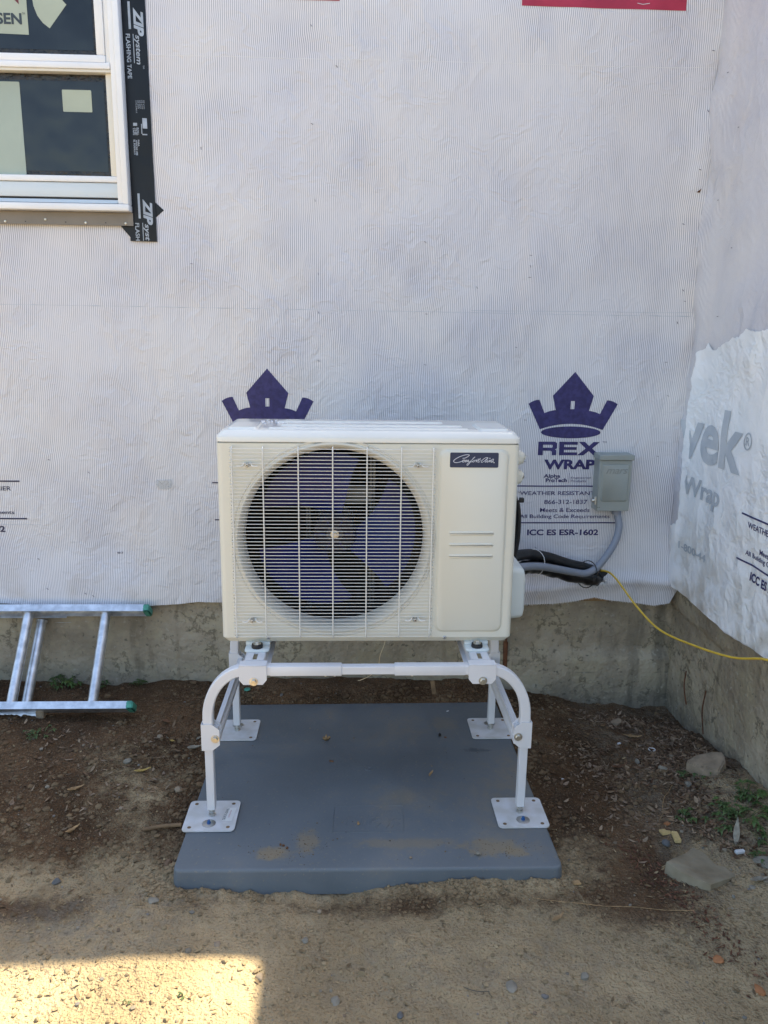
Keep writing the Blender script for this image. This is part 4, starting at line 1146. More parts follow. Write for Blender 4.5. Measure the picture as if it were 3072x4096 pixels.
# cap
cl = []
for z, ins in ((ZC+.0015, .003), (ZC+.0015, 0), (ZC+.014, 0), (ZC+.017, .001), (ZC+.031, .013), (ZC+.034, .018)):
    L = rrect(-HW-.001+ins, HW+.001-ins, -.003+ins, D+.003-ins, .020, 6); cl.append([(a, b, z) for a, b in L])
v, f = vf_loops(cl); cap = mk('top_cover', v, f, M['white_cap'], ac, True, 30)
box('shadow_gap', -HW+.006, HW-.006, .004, D-.004, ZC-.001, ZC+.002, M['dark'], ac)
def toprib(x0, x1, y0, y1, h=.004, z=ZC+.034):
    lo = [[(a, b, z-.0004) for a, b in rrect(x0, x1, y0, y1, min(.012, (y1-y0)*.48), 5)], [(a, b, z+h) for a, b in rrect(x0+.006, x1-.006, y0+.006, y1-.006, min(.007, (y1-y0-.012)*.48), 5)]]
    v, f = vf_loops(lo); mk('pressed_rib', v, f, M['white_cap'], cap, True, 40)
toprib(-.30, .30, .050, .078); toprib(-.27, .29, .125, .165); toprib(-.29, .24, .225, .265)
toprib(-.415, -.325, .030, .185, .006); toprib(.325, .415, .030, .20, .006)
dv = []
for i in range(26):
    x = random.uniform(-.34, -.24); y = random.uniform(.19, .30); r_ = random.uniform(.0015, .004)
    dv.append(vf_lathe([(r_, 0), (r_*.75, r_*.35), (0, r_*.45)], (x, y, ZC+.0339), 'z', 8))
v, f = joinvf(dv); M['water'] = mat('water_drop', (.75, .76, .78), .05)
dr = mk('water_drops', v, f, M['water'], cap, True); tag(dr, kind='stuff')
# screws along the bottom
for x in (-.303, .237): lathe('screw', [(0, -.003), (.003, -.0028), (.0052, -.001), (.0062, -.001), (.0062, .001)], (x, 0, .532), M['steel'], ac, 'y', 14); lathe('screw_recess', [(0, -.0036), (.0016, -.0034), (.0016, -.002)], (x, 0, .532), M['dark'], ac, 'y', 5)
# right side: grips and valve cover
def side_bump(name, y0, y1, z0, z1, h, r, m):
    lo = [[(HW-.001, a, b) for a, b in rrect(y0, y1, z0, z1, r, 5)], [(HW+h*.75, a, b) for a, b in rrect(y0+.006, y1-.006, z0+.008, z1-.006, r*.9, 5)], [(HW+h, a, b) for a, b in rrect(y0+.016, y1-.016, z0+.022, z1-.014, r*.7, 5)]]
    v, f = vf_loops(lo); mk(name, v, f, m, ac, True, 50)
side_bump('hand_grip', .10, .20, .985, 1.040, .042, .018, M['cream'])
side_bump('hand_grip', .05, .22, 1.055, 1.105, .032, .018, M['cream'])
lo = [[(HW-.001, a, b) for a, b in rrect(.10, .30, .548, .728, .02, 6)], [(HW+.050, a, b) for a, b in rrect(.103, .297, .553, .722, .02, 6)], [(HW+.058, a, b) for a, b in rrect(.107, .293, .557, .712, .02, 6)], [(HW+.063, a, b) for a, b in rrect(.118, .282, .568, .695, .018, 6)]]
v, f = vf_loops(lo); mk('valve_cover', v, f, M['cover'], ac, True, 60)
# feet bolted to the rails
zt = ZT+.0046
for s in (-1, 1):
    for y in (-.012, .354):
        L = rrect(s*.335-.037, s*.335+.037, y-.030, y+.034, .012, 5)
        v, f = vf_loops([[(a, b, zt+.0006) for a, b in L], [(a, b, zt+.004) for a, b in L], [(.5*s*.335+.5*a if 0 else s*.335+(a-s*.335)*.86, y+.002+(b-y-.002)*.86, zt+.0075) for a, b in L]])
        mk('foot', v, f, M['cover'], ac, True, 40)
        if y < 0:
            lathe('grommet', [(0, 0), (.0165, 0), (.0175, .003), (.0165, .012), (0, .012)], (s*.335, y-.008, zt+.0070), M['rubber'], ac, 'z', 24)
            bolt('bolt', (s*.335, y-.008, zt+.0190), 'z', 1, ac, r=.0085, wr=.012)
box('foot_cheek', -.372, -.299, .0, .02, zt+.0077, ZB+.001, M['cover'], ac); box('foot_cheek', .299, .372, .0, .02, zt+.0077, ZB+.001, M['cover'], ac)
for s in (-1, 1): box('foot_cheek', s*.335-.036, s*.335+.036, .322, .340, zt+.0077, ZB+.001, M['cover'], ac)

# ------------------------------------------------------------------ lines, conduit, disconnect box, cords
def wob(P, a, sd=0):
    return [(p[0]+a*vnoise(i*.7, sd), p[1]+a*vnoise(i*.7, sd+5), p[2]+a*vnoise(i*.7, sd+9)) for i, p in enumerate(P)]
ls = thing('refrigerant_lines', (.72, .6, .5), 'two black insulated refrigerant lines from the unit into the wall', 'pipe')
up_ = [(.40, .365, .60), (.43, .40, .615), (.50, .45, .637), (.56, .52, .645), (.63, .60, .630), (.72, .67, .597), (.82, .72, .556), (.89, .755, .532), (.945, .79, .508), (.965, .85, .498)]
def fat(name, P, r0, m, amp, sd, n=18, fr=1.0):
    Q = smoothpts(P, 7); V = []
    v, f = vf_sweep(Q, circ(1.0, n)); v = np.array([tuple(p) for p in v]).reshape(len(Q), n, 3); c = np.array([tuple(q) for q in Q])[:, None, :]
    i = np.arange(len(Q))[:, None]; j = np.arange(n)[None, :]
    k = r0*(1+amp*vnoise(i*.45*fr+0*j, np.abs(j-n/2)*.35+0*i, sd))
    v = c+(v-c)*k[..., None]
    return mk(name, v.reshape(-1, 3), f, m, ls, True, 60)
fat('insulated_pipe', up_, .0205, M['black_wrap'], .10, 3)
fat('taped_bundle', [(p[0]-.004+.01*(i/9)**4, p[1]-.012*(1-(i/9)**3), p[2]-(.050+.004*math.sin(i))*(1-.55*(i/9)**4)) for i, p in enumerate(up_)], .0255, M['black_tape'], .35, 5, fr=1.7)
tube('cable_loop', [(.505, .40, .62), (.512, .385, .69), (.517, .375, .77), (.516, .37, .84), (.508, .37, .90), (.47, .365, .945)], .011, M['black_wrap'], ls, 10, 5)
tube('cable_loop', [(.512, .36, .66), (.528, .36, .74), (.529, .36, .83), (.520, .36, .89)], .006, M['black_wrap'], ls, 8, 5)
box('strap_head', .525, .541, .352, .368, .883, .899, M['black_bit'], ls, .002, 1)
def ring(name, c, r, ax, m, w=.0014, parent=ls, sq_=1.0):
    c = np.array(c, float); ax = Vector(ax).normalized(); a = ax.cross(Vector((0, 0, 1))).normalized(); b = ax.cross(a)
    P = [tuple(c+np.array(a)*r*math.cos(t)+np.array(b)*r*sq_*math.sin(t)) for t in np.linspace(0, 2*math.pi, 22)]
    o = tube(name, P, w, m, parent, 6); return P[6]
for c, r, ax in (((.512, .436, .612), .052, (1, .9, 0)), ((.492, .428, .610), .050, (1, .5, 0)), ((.640, .588, .600), .052, (1, .9, -.3))):
    ring('cable_tie', c, r, ax, M['tie'])
for p in ((.520, .389, .612), (.500, .380, .616), (.652, .54, .600)): box('tie_head', p[0]-.006, p[0]+.006, p[1]-.005, p[1]+.005, p[2]-.004, p[2]+.004, M['tie'], ls, .001, 1)
ring('cable_tie', (.895, .735, .510), .055, (1, .5, -.3), M['black_bit'], .002); box('tie_head', .903, .914, .680, .690, .498, .512, M['black_bit'], ls)

cp = [(.40, .33, .600), (.45, .36, .612), (.52, .41, .622), (.575, .46, .622), (.66, .545, .598), (.74, .62, .566), (.83, .69, .532), (.885, .715, .520), (.93, .725, .540), (.972, .735, .590), (1.008, .752, .645), (1.021, .762, .70), (1.015, .772, .745), (1.010, .775, .79)]
co = tube('electrical_conduit', cp, .0145, M['conduit'], None, 16, 7, own=True)
tag(co, 'grey flexible conduit curving from the unit up into the disconnect box', 'conduit')

db = thing('disconnect_box', (.97, .76, .778), 'small grey metal disconnect box mounted on the wrapped wall', 'electrical box')
bx0, bx1, by0, bz0, bz1 = .918, 1.048, .742, .768, .973
box('enclosure', bx0, bx1, by0+.004, YW-.004, bz0, bz1, M['box'], db, .002, 1)
dr_ = box('door', bx0+.0015, bx1-.0015, by0-.001, by0+.0035, bz0+.001, bz1-.001, M['box'], db, .0015, 1)
raised('door_panel', bx0+.011, bx1-.011, .808, .958, .008, .005, .004, M['box'], db, by0-.001)
box('rain_hood', bx0-.004, bx1+.004, by0-.010, YW-.003, .9735, .994, M['box'], db, .002, 1)
v, f = text2d('mars', .0, .35, .95); v = fit(v, .944, 1.030, .920, .939)
tv = [([(a, by0-.0064, b) for a, b in v], f)]
mk('embossed_lettering', [(a, by0-.0068, b) for a, b in v], f, mat('embossed_grey', (.235, .25, .235), .4), db)
lathe('latch', [(0, -.016), (.0075, -.016), (.0085, -.010), (.0085, 0)], (bx0, .762, .808), M['zinc'], db, 'x', 14)
box('hasp', bx0-.008, bx0-.0005, .748, .756, .792, .826, M['zinc'], db, .001, 1)
for x in (bx0+.004, bx0+.010): lathe('rivet', [(0, -.0008), (.0014, -.0008), (.0014, 0)], (x, by0-.001, .784), M['black_bit'], db, 'y', 8)
lathe('knockout', [(0, -.002), (.011, -.002), (.011, .001)], (.985, .762, bz0), M['dark'], db, 'z', 16)
lathe('conduit_fitting', [(.016, -.020), (.019, -.018), (.019, -.004), (.021, -.004), (.021, .0)], (1.010, .775, bz0), M['conduit'], db, 'z', 18)

def onX(ox, oy, X):
    d = _f+_r*(ox-1536)/FPX-_u*(oy-2048)/FPX
    return tuple(CAM+d*(X-CAM[0])/d[0])
yc = [(.962, .86, .500), (.967, .815, .503)]+[onX(*a) for a in ((2450, 2300, 1.005), (2550, 2430, 1.055), (2640, 2520, 1.10), (2770, 2580, 1.155), (2930, 2630, 1.205), (3072, 2640, 1.235))]
yc += [(1.25, yc[-1][1]-.12, yc[-1][2]-.005), (1.26, yc[-1][1]-.4, yc[-1][2]-.03), (1.255, yc[-1][1]-.9, .06), (1.2, yc[-1][1]-1.3, .02)]
tag(tube('extension_lead', yc, .0040, M['yellow'], None, 10, 6, own=True), 'yellow extension cord running from the wall opening along the side foundation', 'cord')
pw = [(.055, .02, .519), (.052, .02, .50), (.040, .03, .46), (.036, .05, .42), (.018, .06, .385), (-.02, .08, .355), (-.028, .09, .350)]
tag(tube('hanging_wire', pw, .0012, mat('bare_wire', (.55, .45, .30), .4), None, 6, 4, own=True), 'thin pale wire dangling under the heat pump unit', 'wire')

# ------------------------------------------------------------------ ladder
lad = thing('extension_ladder', (-1.3, .6, .05), 'aluminium extension ladder with green end caps lying on its side against the foundation', 'ladder')
A = np.array([0, .745, .362]); B = np.array([0, .503, .063])         # upper and lower rail (front flange centre line)
dn = (B-A)/np.linalg.norm(B-A)                                        # along the rungs, downwards
nn = np.array([0, -dn[2], dn[1]]); nn = nn if nn[1] < 0 else -nn      # out of the ladder plane, to the front
def lp(x, d, h): return A*[0, 1, 1]+np.array([x, 0, 0])+dn*d+nn*h
LD = np.linalg.norm(B-A)
def rail(nm, d0, xe, h0, flip, wd=.064, parent=lad):
    """C channel: two flanges joined by a web; web on the outer side"""
    w0, w1 = (-.014, .014)
    ow = w0 if not flip else w1
    parts = []
    for (da, db_, ha, hb) in ((w0, w1, h0-.003, h0), (w0, w1, h0-wd, h0-wd+.003), (min(ow, ow-math.copysign(.003, ow)), max(ow, ow-math.copysign(.003, ow)), h0-wd+.003, h0-.003)):
        c = [lp(x, d0+d, h) for x in (-3.6, xe) for d in (da, db_) for h in (ha, hb)]
        parts.append((c, [(0, 1, 3, 2), (4, 5, 7, 6), (0, 1, 5, 4), (2, 3, 7, 6), (0, 2, 6, 4), (1, 3, 7, 5)]))
    v, f = joinvf(parts); return mk(nm, v, f, M['alu'], parent)
H0 = .012
rail('side_rail', 0, -.878, H0, False); rail('side_rail', LD, -.895, H0, True)
for d0, xe in ((0, -.880), (LD, -.897)):
    c = [lp(x, d0+d, h) for x in (xe-.003, xe+.024) for d in (-.0152, .0152) for h in (H0-.066, H0+.0015)]
    bm = bmesh.new(); bv = [bm.verts.new(p) for p in c]
    for q in [(0, 1, 3, 2), (4, 5, 7, 6), (0, 1, 5, 4), (2, 3, 7, 6), (0, 2, 6, 4), (1, 3, 7, 5)]: bm.faces.new([bv[i] for i in q])
    bmesh.ops.bevel(bm, geom=list(bm.edges), offset=.004, segments=2, affect='EDGES')
    ixd(bm); mk('end_cap', [p.co[:] for p in bm.verts], [[p.index for p in q.verts] for q in bm.faces], M['green_cap'], lad, True, 40); bm.free()
def rung(x, h, d0=.012, d1=None, r=.0187):
    d1 = LD-.012 if d1 is None else d1
    prof = [(r*math.cos(a)*(1+.02*(i % 2)), r*math.sin(a)*(1+.02*(i % 2))) for i, a in enumerate(np.linspace(0, 2*math.pi, 33)[:-1])]
    v, f = vf_sweep([lp(x, d0, h), lp(x, d1, h)], prof); rg = mk('rung', v, f, M['alu'], lad, True, 50)
    for d in (d0+.003, d1-.003):
        v, f = vf_sweep([lp(x, d-.002, h), lp(x, d+.002, h)], circ(r*1.18, 20)); mk('rung_collar', v, f, M['alu'], rg, True, 50)
for x in (-1.032, -1.335, -1.64, -1.945): rung(x, H0-.030)
# rear section
rail('side_rail', .004, -1.20, H0-.070, False); rail('side_rail', LD+.012, -1.225, H0-.070, True)
for x in (-1.306, -1.611, -1.916): rung(x, H0-.098, .02, LD-.004)
box('rail_shoe', -1.245, -1.215, .515, .55, -.02, .035, M['stone_t'], lad, .004, 1)

# ------------------------------------------------------------------ stones, leaves, scraps, weeds
ico = bmesh.new(); bmesh.ops.create_icosphere(ico, subdivisions=2, radius=1); ixd(ico)
ICV = np.array([p.co[:] for p in ico.verts]); ICF = [[p.index for p in q.verts] for q in ico.faces]
ico0 = bmesh.new(); bmesh.ops.create_icosphere(ico0, subdivisions=1, radius=1); ixd(ico0)
IC0V = np.array([p.co[:] for p in ico0.verts]); IC0F = np.array([[p.index for p in q.verts] for q in ico0.faces])
def rocky(sx, sy, sz, seed, ang_=.5):
    v = ICV.copy(); r_ = np.random.default_rng(seed)
    for _ in range(9):
        d = r_.normal(size=3); d /= np.linalg.norm(d); c = r_.uniform(.55, .85)
        k = v@d; v = np.where((k > c)[:, None], v-np.outer(np.maximum(k-c, 0), d)*(.6+ang_*.4), v)
    v = v*(1+.10*r_.normal(size=(len(v), 1))*.5)
    a = r_.uniform(0, 6.28); R_ = np.array([[math.cos(a), -math.sin(a), 0], [math.sin(a), math.cos(a), 0], [0, 0, 1]])
    return (v*[sx, sy, sz])@R_.T
def stone(p, sx, sy, sz, m, label, seed, sink=.35, name='stone', cat='stone'):
    v = rocky(sx, sy, sz, seed)+np.array(p)+[0, 0, sz*(1-2*sink)]
    return tag(mk(name, v, ICF, M[m], None, True, 28, own=True), label, cat)
PXM = 1/1350   # metres per full-resolution pixel near the pad
ST = [(385, 1708, .017, .013, .012, 'stone_t', 'smooth pale pebble left of the front left foot plate'),
      (362, 1868, .018, .013, .012, 'stone_br', 'brown lump of stone by the front left corner of the pad'),
      (122, 1906, .013, .010, .011, 'stone_b', 'angular blue grey stone on the dirt at the far left'),
      (330, 1946, .017, .013, .007, 'stone_g', 'half buried grey stone left of the pad in front'),
      (659, 2033, .010, .009, .008, 'stone_g', 'small grey stone alone in the dust below the pad front'),
      (724, 2164, .015, .012, .008, 'stone_g', 'round grey stone at the bottom edge beside the sunlit patch'),
      (864, 2196, .009, .013, .007, 'stone_b', 'narrow blue grey stone at the very bottom, right of centre'),
      (1263, 2112, .012, .012, .009, 'stone_g', 'grey stone in the dust below the right pad corner'),
      (560, 2112, .014, .011, .008, 'stone_t', 'pale stone on the right edge of the sunlit patch'),
      (1551, 2074, .017, .014, .009, 'stone_o', 'orange brown stone near the bottom right edge'),
      (1640, 2140, .013, .018, .008, 'stone_o', 'reddish stone among litter in the bottom right corner'),
      (1439, 1824, .018, .014, .011, 'stone_b', 'dark blue grey stone below the yellow wood scraps'),
      (1332, 1565, .030, .022, .020, 'stone_t', 'tan stone near the foundation in the inside corner'),
      (1431, 1662, .018, .014, .012, 'stone_g', 'crumbly grey stone lowest left of the tan rock'),
      (1487, 1697, .017, .015, .012, 'stone_g', 'grey white stone just below the tan rock'),
      (1376, 1646, .014, .010, .009, 'stone_g', 'small grey pebble on the litter left of the tan rock'),
      (1382, 1612, .010, .008, .006, 'stone_t', 'tiny tan pebble in the litter beyond the white disc'),
      (345, 1593, .013, .010, .010, 'stone_t', 'round tan pebble below the ladder'),
      (275, 1645, .015, .012, .010, 'stone_g', 'light grey chip of stone on dark soil below the ladder'),
      (1653, 1868, .04, .03, .016, 'stone_g', 'grey rock cut by the right edge of the picture'),
      (262, 1747, .009, .008, .006, 'stone_t', 'small square tan pebble left of the front foot plate'),
      (470, 2040, .012, .010, .005, 'stone_t', 'flat tan pebble sunk in the dust under the pad corner'),
      (1105, 2130, .022, .014, .004, 'stone_g', 'flat pale grey stone flush with the dust at lower right'),
      (690, 1970, .010, .008, .006, 'stone_t', 'tan pebble in the crumbs along the pad front')]
for i, (ox, oy, sx, sy, sz, m, lab) in enumerate(ST): stone(at(ox, oy), sx, sy, sz, m, lab, 100+i)
p = at(1530, 1662)
bm = bmesh.new()
for q in ((-.075, .010, -.02), (-.070, .022, .018), (-.040, -.030, .020), (-.030, -.042, -.02), (.010, -.052, -.02), (.018, -.040, .018), (.050, -.012, .034), (.066, -.010, -.02), (.072, .020, -.01), (.062, .030, .044), (.020, .040, .040), (-.030, .042, .028), (-.04, .05, -.02), (.05, .055, -.02)):
    bm.verts.new(p+np.array(q)*[1, 1, 1.15])
bmesh.ops.convex_hull(bm, input=bm.verts)
bmesh.ops.delete(bm, geom=[q for q in bm.verts if not q.link_faces], context='VERTS')
bmesh.ops.bevel(bm, geom=list(bm.edges), offset=.004, segments=2, affect='EDGES'); ixd(bm)
tag(mk('rock', [q.co[:] for q in bm.verts], [[w.index for w in q.verts] for q in bm.faces], M['stone_t'], None, True, 25, own=True), 'large tan rock beside the side foundation wall', 'rock'); bm.free()
# big flat slab of rock, outline taken around its rim
rim = [(1440, 1862), (1452, 1848), (1480, 1836), (1496, 1818), (1515, 1812), (1560, 1822), (1600, 1850), (1590, 1880), (1560, 1900), (1535, 1908), (1505, 1903), (1470, 1886)]
P = np.array([at(*q) for q in rim]); c0 = P.mean(0); zt_ = P[:, 2].max()*0+c0[2]+.022
P = np.array([at(*q, z=c0[2]+.02) for q in rim]); c0 = P.mean(0)
loops = []
xa, xb = P[:, 0].min(), P[:, 0].max()
for k, dz in ((1.04, -.05), (1.02, -.010), (1.0, -.0015), (.94, .001), (.75, .003), (.5, .002), (.25, .004)):
    L = []
    for i, p in enumerate(P):
        q = c0+(p-c0)*k*(1+.03*math.sin(i*3.7))
        lift = .034-.046*(q[0]-xa)/(xb-xa)+.010*(c0[1]-q[1])/.05*.4
        L.append((q[0], q[1], float(gbase(q[0], q[1]))+lift+dz+.002*math.sin(i*2.3+k*9)))
    loops.append(L)
v, f = vf_loops(loops); tag(mk('rock', v, f, M['slab'], None, True, 30, own=True), 'broad flat grey rock bedded in the dirt at lower right', 'rock')

def vf_leaf(p, L, Wd, ang_, curl, tilt, seed, pts=6, lobed=False):
    r_ = np.random.default_rng(seed); V = []; F = []
    for i in range(pts+1):
        t = i/pts; w = Wd*math.sin(math.pi*min(.98, max(.03, t**.8)))*(1+(.35*math.sin(t*17) if lobed else 0))
        for s_ in (-1, 0, 1):
            x = (t-.5)*L; y = s_*w*.5
            z = curl*(abs(s_)*w*.8+(2*(t-.5))**2*L*.35)+r_.normal()*.0012
            V.append((x, y*(1-.25*curl), z+x*tilt))
    for i in range(pts):
        for j in (0, 1):
            q = i*3+j; F.append((q, q+1, q+4, q+3))
    c, s_ = math.cos(ang_), math.sin(ang_)
    V = np.array(V); V = np.stack([V[:, 0]*c-V[:, 1]*s_, V[:, 0]*s_+V[:, 1]*c, V[:, 2]-V[:, 2].min()*.6], 1)+np.array(p)
    return V, F
def leaf(ox, oy, L, Wd, a, curl, m, label, z=None, tilt=.1, lobed=False, seed=0):
    p = at(ox, oy, .003, z); v, f = vf_leaf(p, L, Wd, a, curl, tilt, seed, 8, lobed)
    o = mk('fallen_leaf', v, f, M[m], None, True, own=True); tag(o, label, 'leaf')
    sm = o.modifiers.new('thickness', 'SOLIDIFY'); sm.thickness = .0007
leaf(308, 1668, .055, .014, .25, .5, 'leaf_yel', 'pale yellow narrow leaf on dark soil left of the stand', seed=1)
leaf(420, 1620, .050, .022, .15, .6, 'leaf_grey', 'grey curled leaf beside the left side of the stand', seed=2)
leaf(372, 1603, .022, .012, -.5, .4, 'leaf_yel', 'short yellow leaf scrap left of the rear foot plate', seed=3)
leaf(430, 1598, .026, .014, .9, .5, 'leaf_grey', 'small pale leaf close by the left leg of the stand', seed=4)
leaf(453, 1910, .040, .026, -.4, 1.1, 'leaf_brown', 'dark brown curled leaf against the pad front edge', tilt=.3, seed=5)
leaf(577, 1909, .046, .026, .3, .8, 'leaf_tan', 'tan lobed leaf against the pad front edge', lobed=True, seed=6)
leaf(1205, 1988, .048, .014, .6, .6, 'leaf_tan', 'tan narrow leaf on the dirt in front of the right pad corner', seed=7)
leaf(1590, 1808, .075, .020, 1.1, .4, 'leaf_grey', 'long pale grey leaf standing beside the green weeds', tilt=.6, seed=8)
leaf(1366, 1595, .07, .018, -.35, .4, 'leaf_tan', 'olive tan leaf strip in the litter near the inside corner', seed=9)
leaf(1338, 1661, .07, .016, .25, .7, 'leaf_brown', 'brown curled leaf in the trench right of the stand', seed=10)
leaf(165, 1708, .055, .018, .5, .6, 'leaf_tan', 'tan leaf on brown soil far left below the ladder', seed=11)
leaf(158, 1797, .050, .016, .9, .7, 'leaf_tan', 'folded tan leaf left of the pad, nearer the camera', seed=12)
leaf(706, 1602, .030, .022, .2, 1.0, 'leaf_tan', 'curled golden leaf on the pad under the unit', z=0, lobed=True, seed=13)
leaf(931, 1676, .026, .012, .9, .9, 'leaf_tan', 'small split leaf in the middle of the pad', z=0, tilt=.4, seed=14)
leaf(1640, 1905, .055, .02, .1, .5, 'leaf_grey', 'pale leaf on the right edge among grey pebbles', seed=15)
leaf(360, 1562, .045, .02, -.6, .5, 'leaf_brown', 'brown leaf in the litter below the ladder end', seed=16)
def scrap(name, label, cat, ox, oy, dims, a, m, z=None, dz=0):
    p = at(ox, oy, dz, z); v, f = vf_box(-dims[0]/2, dims[0]/2, -dims[1]/2, dims[1]/2, 0, dims[2])
    r_ = np.random.default_rng(int(ox)); v = np.array(v)+r_.normal(size=(8, 3))*min(dims)*.10
    c, s_ = math.cos(a), math.sin(a); v = np.stack([v[:, 0]*c-v[:, 1]*s_, v[:, 0]*s_+v[:, 1]*c, v[:, 2]], 1)+p
    bm = bmesh.new(); bv = [bm.verts.new(q) for q in v]
    for q in f: bm.faces.new([bv[i] for i in q])
    bmesh.ops.bevel(bm, geom=list(bm.edges), offset=min(dims)*.22, segments=2, affect='EDGES'); ixd(bm)
    o = mk(name, [q.co[:] for q in bm.verts], [[w.index for w in q.verts] for q in bm.faces], M[m], None, True, 40, own=True); bm.free()
    return tag(o, label, cat)
scrap('wood_scrap', 'yellow three-cornered wood scrap right of the pad', 'wood', 1437, 1799, (.034, .022, .008), .2, 'chip')
scrap('wood_scrap', 'yellow oblong wood scrap just above the blue grey stone', 'wood', 1461, 1812, (.020, .045, .012), -.15, 'chip')
scrap('wood_scrap', 'pinkish chip on the dirt beside the right pad corner', 'wood', 1246, 1909, (.022, .014, .006), .1, 'leaf_tan')
scrap('wood_scrap', 'orange chip above the yellow wood scraps', 'wood', 1441, 1781, (.018, .014, .006), .6, 'stone_o')
scrap('plastic_scrap', 'torn white scrap in the litter by the right edge', 'scrap', 1598, 1843, (.030, .014, .010), .1, 'white_bit')
scrap('plastic_scrap', 'tiny white scrap on soil in the inside corner', 'scrap', 1337, 1608, (.014, .010, .006), .5, 'white_bit')
scrap('plastic_scrap', 'tiny white stick on the soil right of the stand', 'scrap', 1216, 1684, (.010, .004, .004), -.5, 'white_bit')
scrap('plastic_plug', 'black plastic plug on the pad near the rear right foot', 'plug', 950, 1590, (.009, .010, .010), .3, 'black_bit', 0, .0005)
scrap('bark_bit', 'dark narrow bark bit on the left middle of the pad', 'bark', 716, 1646, (.016, .006, .005), -.3, 'leaf_brown', 0, .0005)
scrap('bark_bit', 'brown bit on the pad beside the black plug', 'bark', 962, 1594, (.010, .005, .004), -.4, 'leaf_brown', 0, .0005)
scrap('wood_scrap', 'tan pellet lying on the embossed panel of the pad', 'wood', 774, 1780, (.006, .013, .005), .1, 'leaf_tan', 0, .0005)
scrap('plastic_scrap', 'white speck on the rear right part of the pad', 'scrap', 967, 1537, (.010, .004, .003), .5, 'white_bit', 0, .0005)
stone(at(1034, 1847, 0, 0)+[0, 0, .001], .0085, .0075, .006, 'stone_g', 'small grey pebble on the front right of the pad', 401, .1)
stone(at(887, 1855, 0, 0)+[0, 0, .001], .005, .004, .0035, 'stone_t', 'tiny pebble at the front middle of the pad', 402, .1)
for i, (a, b, lab) in enumerate(((612, 1828, 'single dark crumb'), (620, 1834, 'right hand dark crumb'), (606, 1826, 'left hand dark crumb'))):
    scrap('soil_crumb', lab+' of the three on the front left of the pad', 'crumb', a, b, (.007, .006, .005), i, 'leaf_brown', 0, .0005)
p = at(1408, 1621, .004); v, f = vf_lathe([(0, .0015), (.013, .0015), (.0135, .0005), (.0135, -.001), (0, -.001)], p, 'z', 20)
tag(mk('plastic_disc', v, f, M['white_bit'], None, own=True), 'flat white disc on the leaf litter near the corner', 'disc')
p = at(534, 1494, .010); v, f = vf_lathe([(0, .002), (.013, .002), (.0135, 0), (.0135, -.001), (0, -.001)], p, 'z', 20)
tag(mk('plastic_disc', v, f, M['green_cap'], None, own=True), 'small green disc on the soil behind the pad', 'disc')
p0, p1 = at(310, 1796, .006), at(392, 1788, .010)
tag(tube('stick', [p0, (p0+p1)/2+[0, 0, .004], p1], .006, M['wood'], None, 7, 3, own=True), 'brown stick ending at the front left foot plate', 'stick')
p0 = at(941, 1500, -.03); tag(box('wood_stake', p0[0]-.009, p0[0]+.009, p0[1]-.004, p0[1]+.004, p0[2], p0[2]+.085, M['wood'], None, .002, 1, own=True), 'short wooden stake stuck in the soil behind the pad', 'stake')
bpy.data.objects['wood_stake'].rotation_euler = (R(-12), R(-9), 0)
for i, (a, b, c, d, lab) in enumerate(((1395, 1702, 1437, 1640, 'thin reddish root by the tan rock'), (1418, 1782, 1450, 1700, 'pale crooked twig above the wood scraps'), (1140, 1940, 1490, 1975, 'long pale straw across the dirt at lower right'), (1210, 1620, 1250, 1598, 'fine twig on the soil right of the stand'), (420, 1835, 455, 1800, 'fine twig by the front left plate'), (1010, 2130, 1075, 2160, 'dark bent twig in the dust at bottom right'))):
    p0, p1 = at(a, b, .004), at(c, d, .006); q = []
    for t in np.linspace(0, 1, 7):
        w_ = p0+(p1-p0)*t+[.012*math.sin(t*6+i), .010*math.sin(t*5+i*2), 0]; w_[2] = float(gz(w_[0], w_[1]))+.005; q.append(w_)
    tag(tube('twig', q, .0008, M[('rust', 'leaf_tan', 'leaf_tan', 'wood', 'wood', 'black_bit')[i]], None, 5, 3, own=True), lab, 'twig')

# dust and crumbs lying on the pad
n_ = 420; nv = len(IC0V); cx = np.concatenate([rng.uniform(PX0+.02, PX1-.02, 170), rng.normal(-.26, .05, 80), rng.normal(.37, .07, 110), rng.normal(-.17, .03, 60)])
cy = np.concatenate([rng.uniform(PY0+.02, PY1-.03, 170), rng.normal(-.30, .022, 80), rng.normal(-.285, .025, 110), rng.normal(-.25, .04, 60)])
ok = (cx > PX0+.015) & (cx < PX1-.015) & (cy > PY0+.018) & (cy < PY1-.02) & ~((np.abs(np.abs(cx)-.4715) < .085) & ((np.abs(cy+.12) < .085) | (np.abs(cy-.417) < .085)))
cx, cy = cx[ok], cy[ok]; n_ = len(cx); V = np.empty((n_, nv, 3)); t = np.empty((n_*nv, 4))
for i in range(n_):
    q = rng.uniform(.0007, .0018)*(1.7 if rng.random() < .12 else 1)
    V[i] = IC0V*(1+.4*(rng.random((nv, 1))-.5))*[q, q*rng.uniform(.6, 1.3), q*.6]+[cx[i], cy[i], q*.35]
    t[i*nv:(i+1)*nv] = [*(np.array([(.30, .235, .15), (.08, .055, .035), (.2, .145, .09)][rng.integers(3)])), 1]
F = (IC0F[None]+(np.arange(n_)*nv)[:, None, None]).reshape(-1, 3)
o = mk('pad_crumbs', V.reshape(-1, 3), F, M['litter'], None, True, 40); tag(o, 'fine soil crumbs strewn over the top of the grey pad', 'soil', kind='stuff')
o.data.color_attributes.new('tint', 'FLOAT_COLOR', 'POINT').data.foreach_set('color', t.astype(np.float32).ravel())

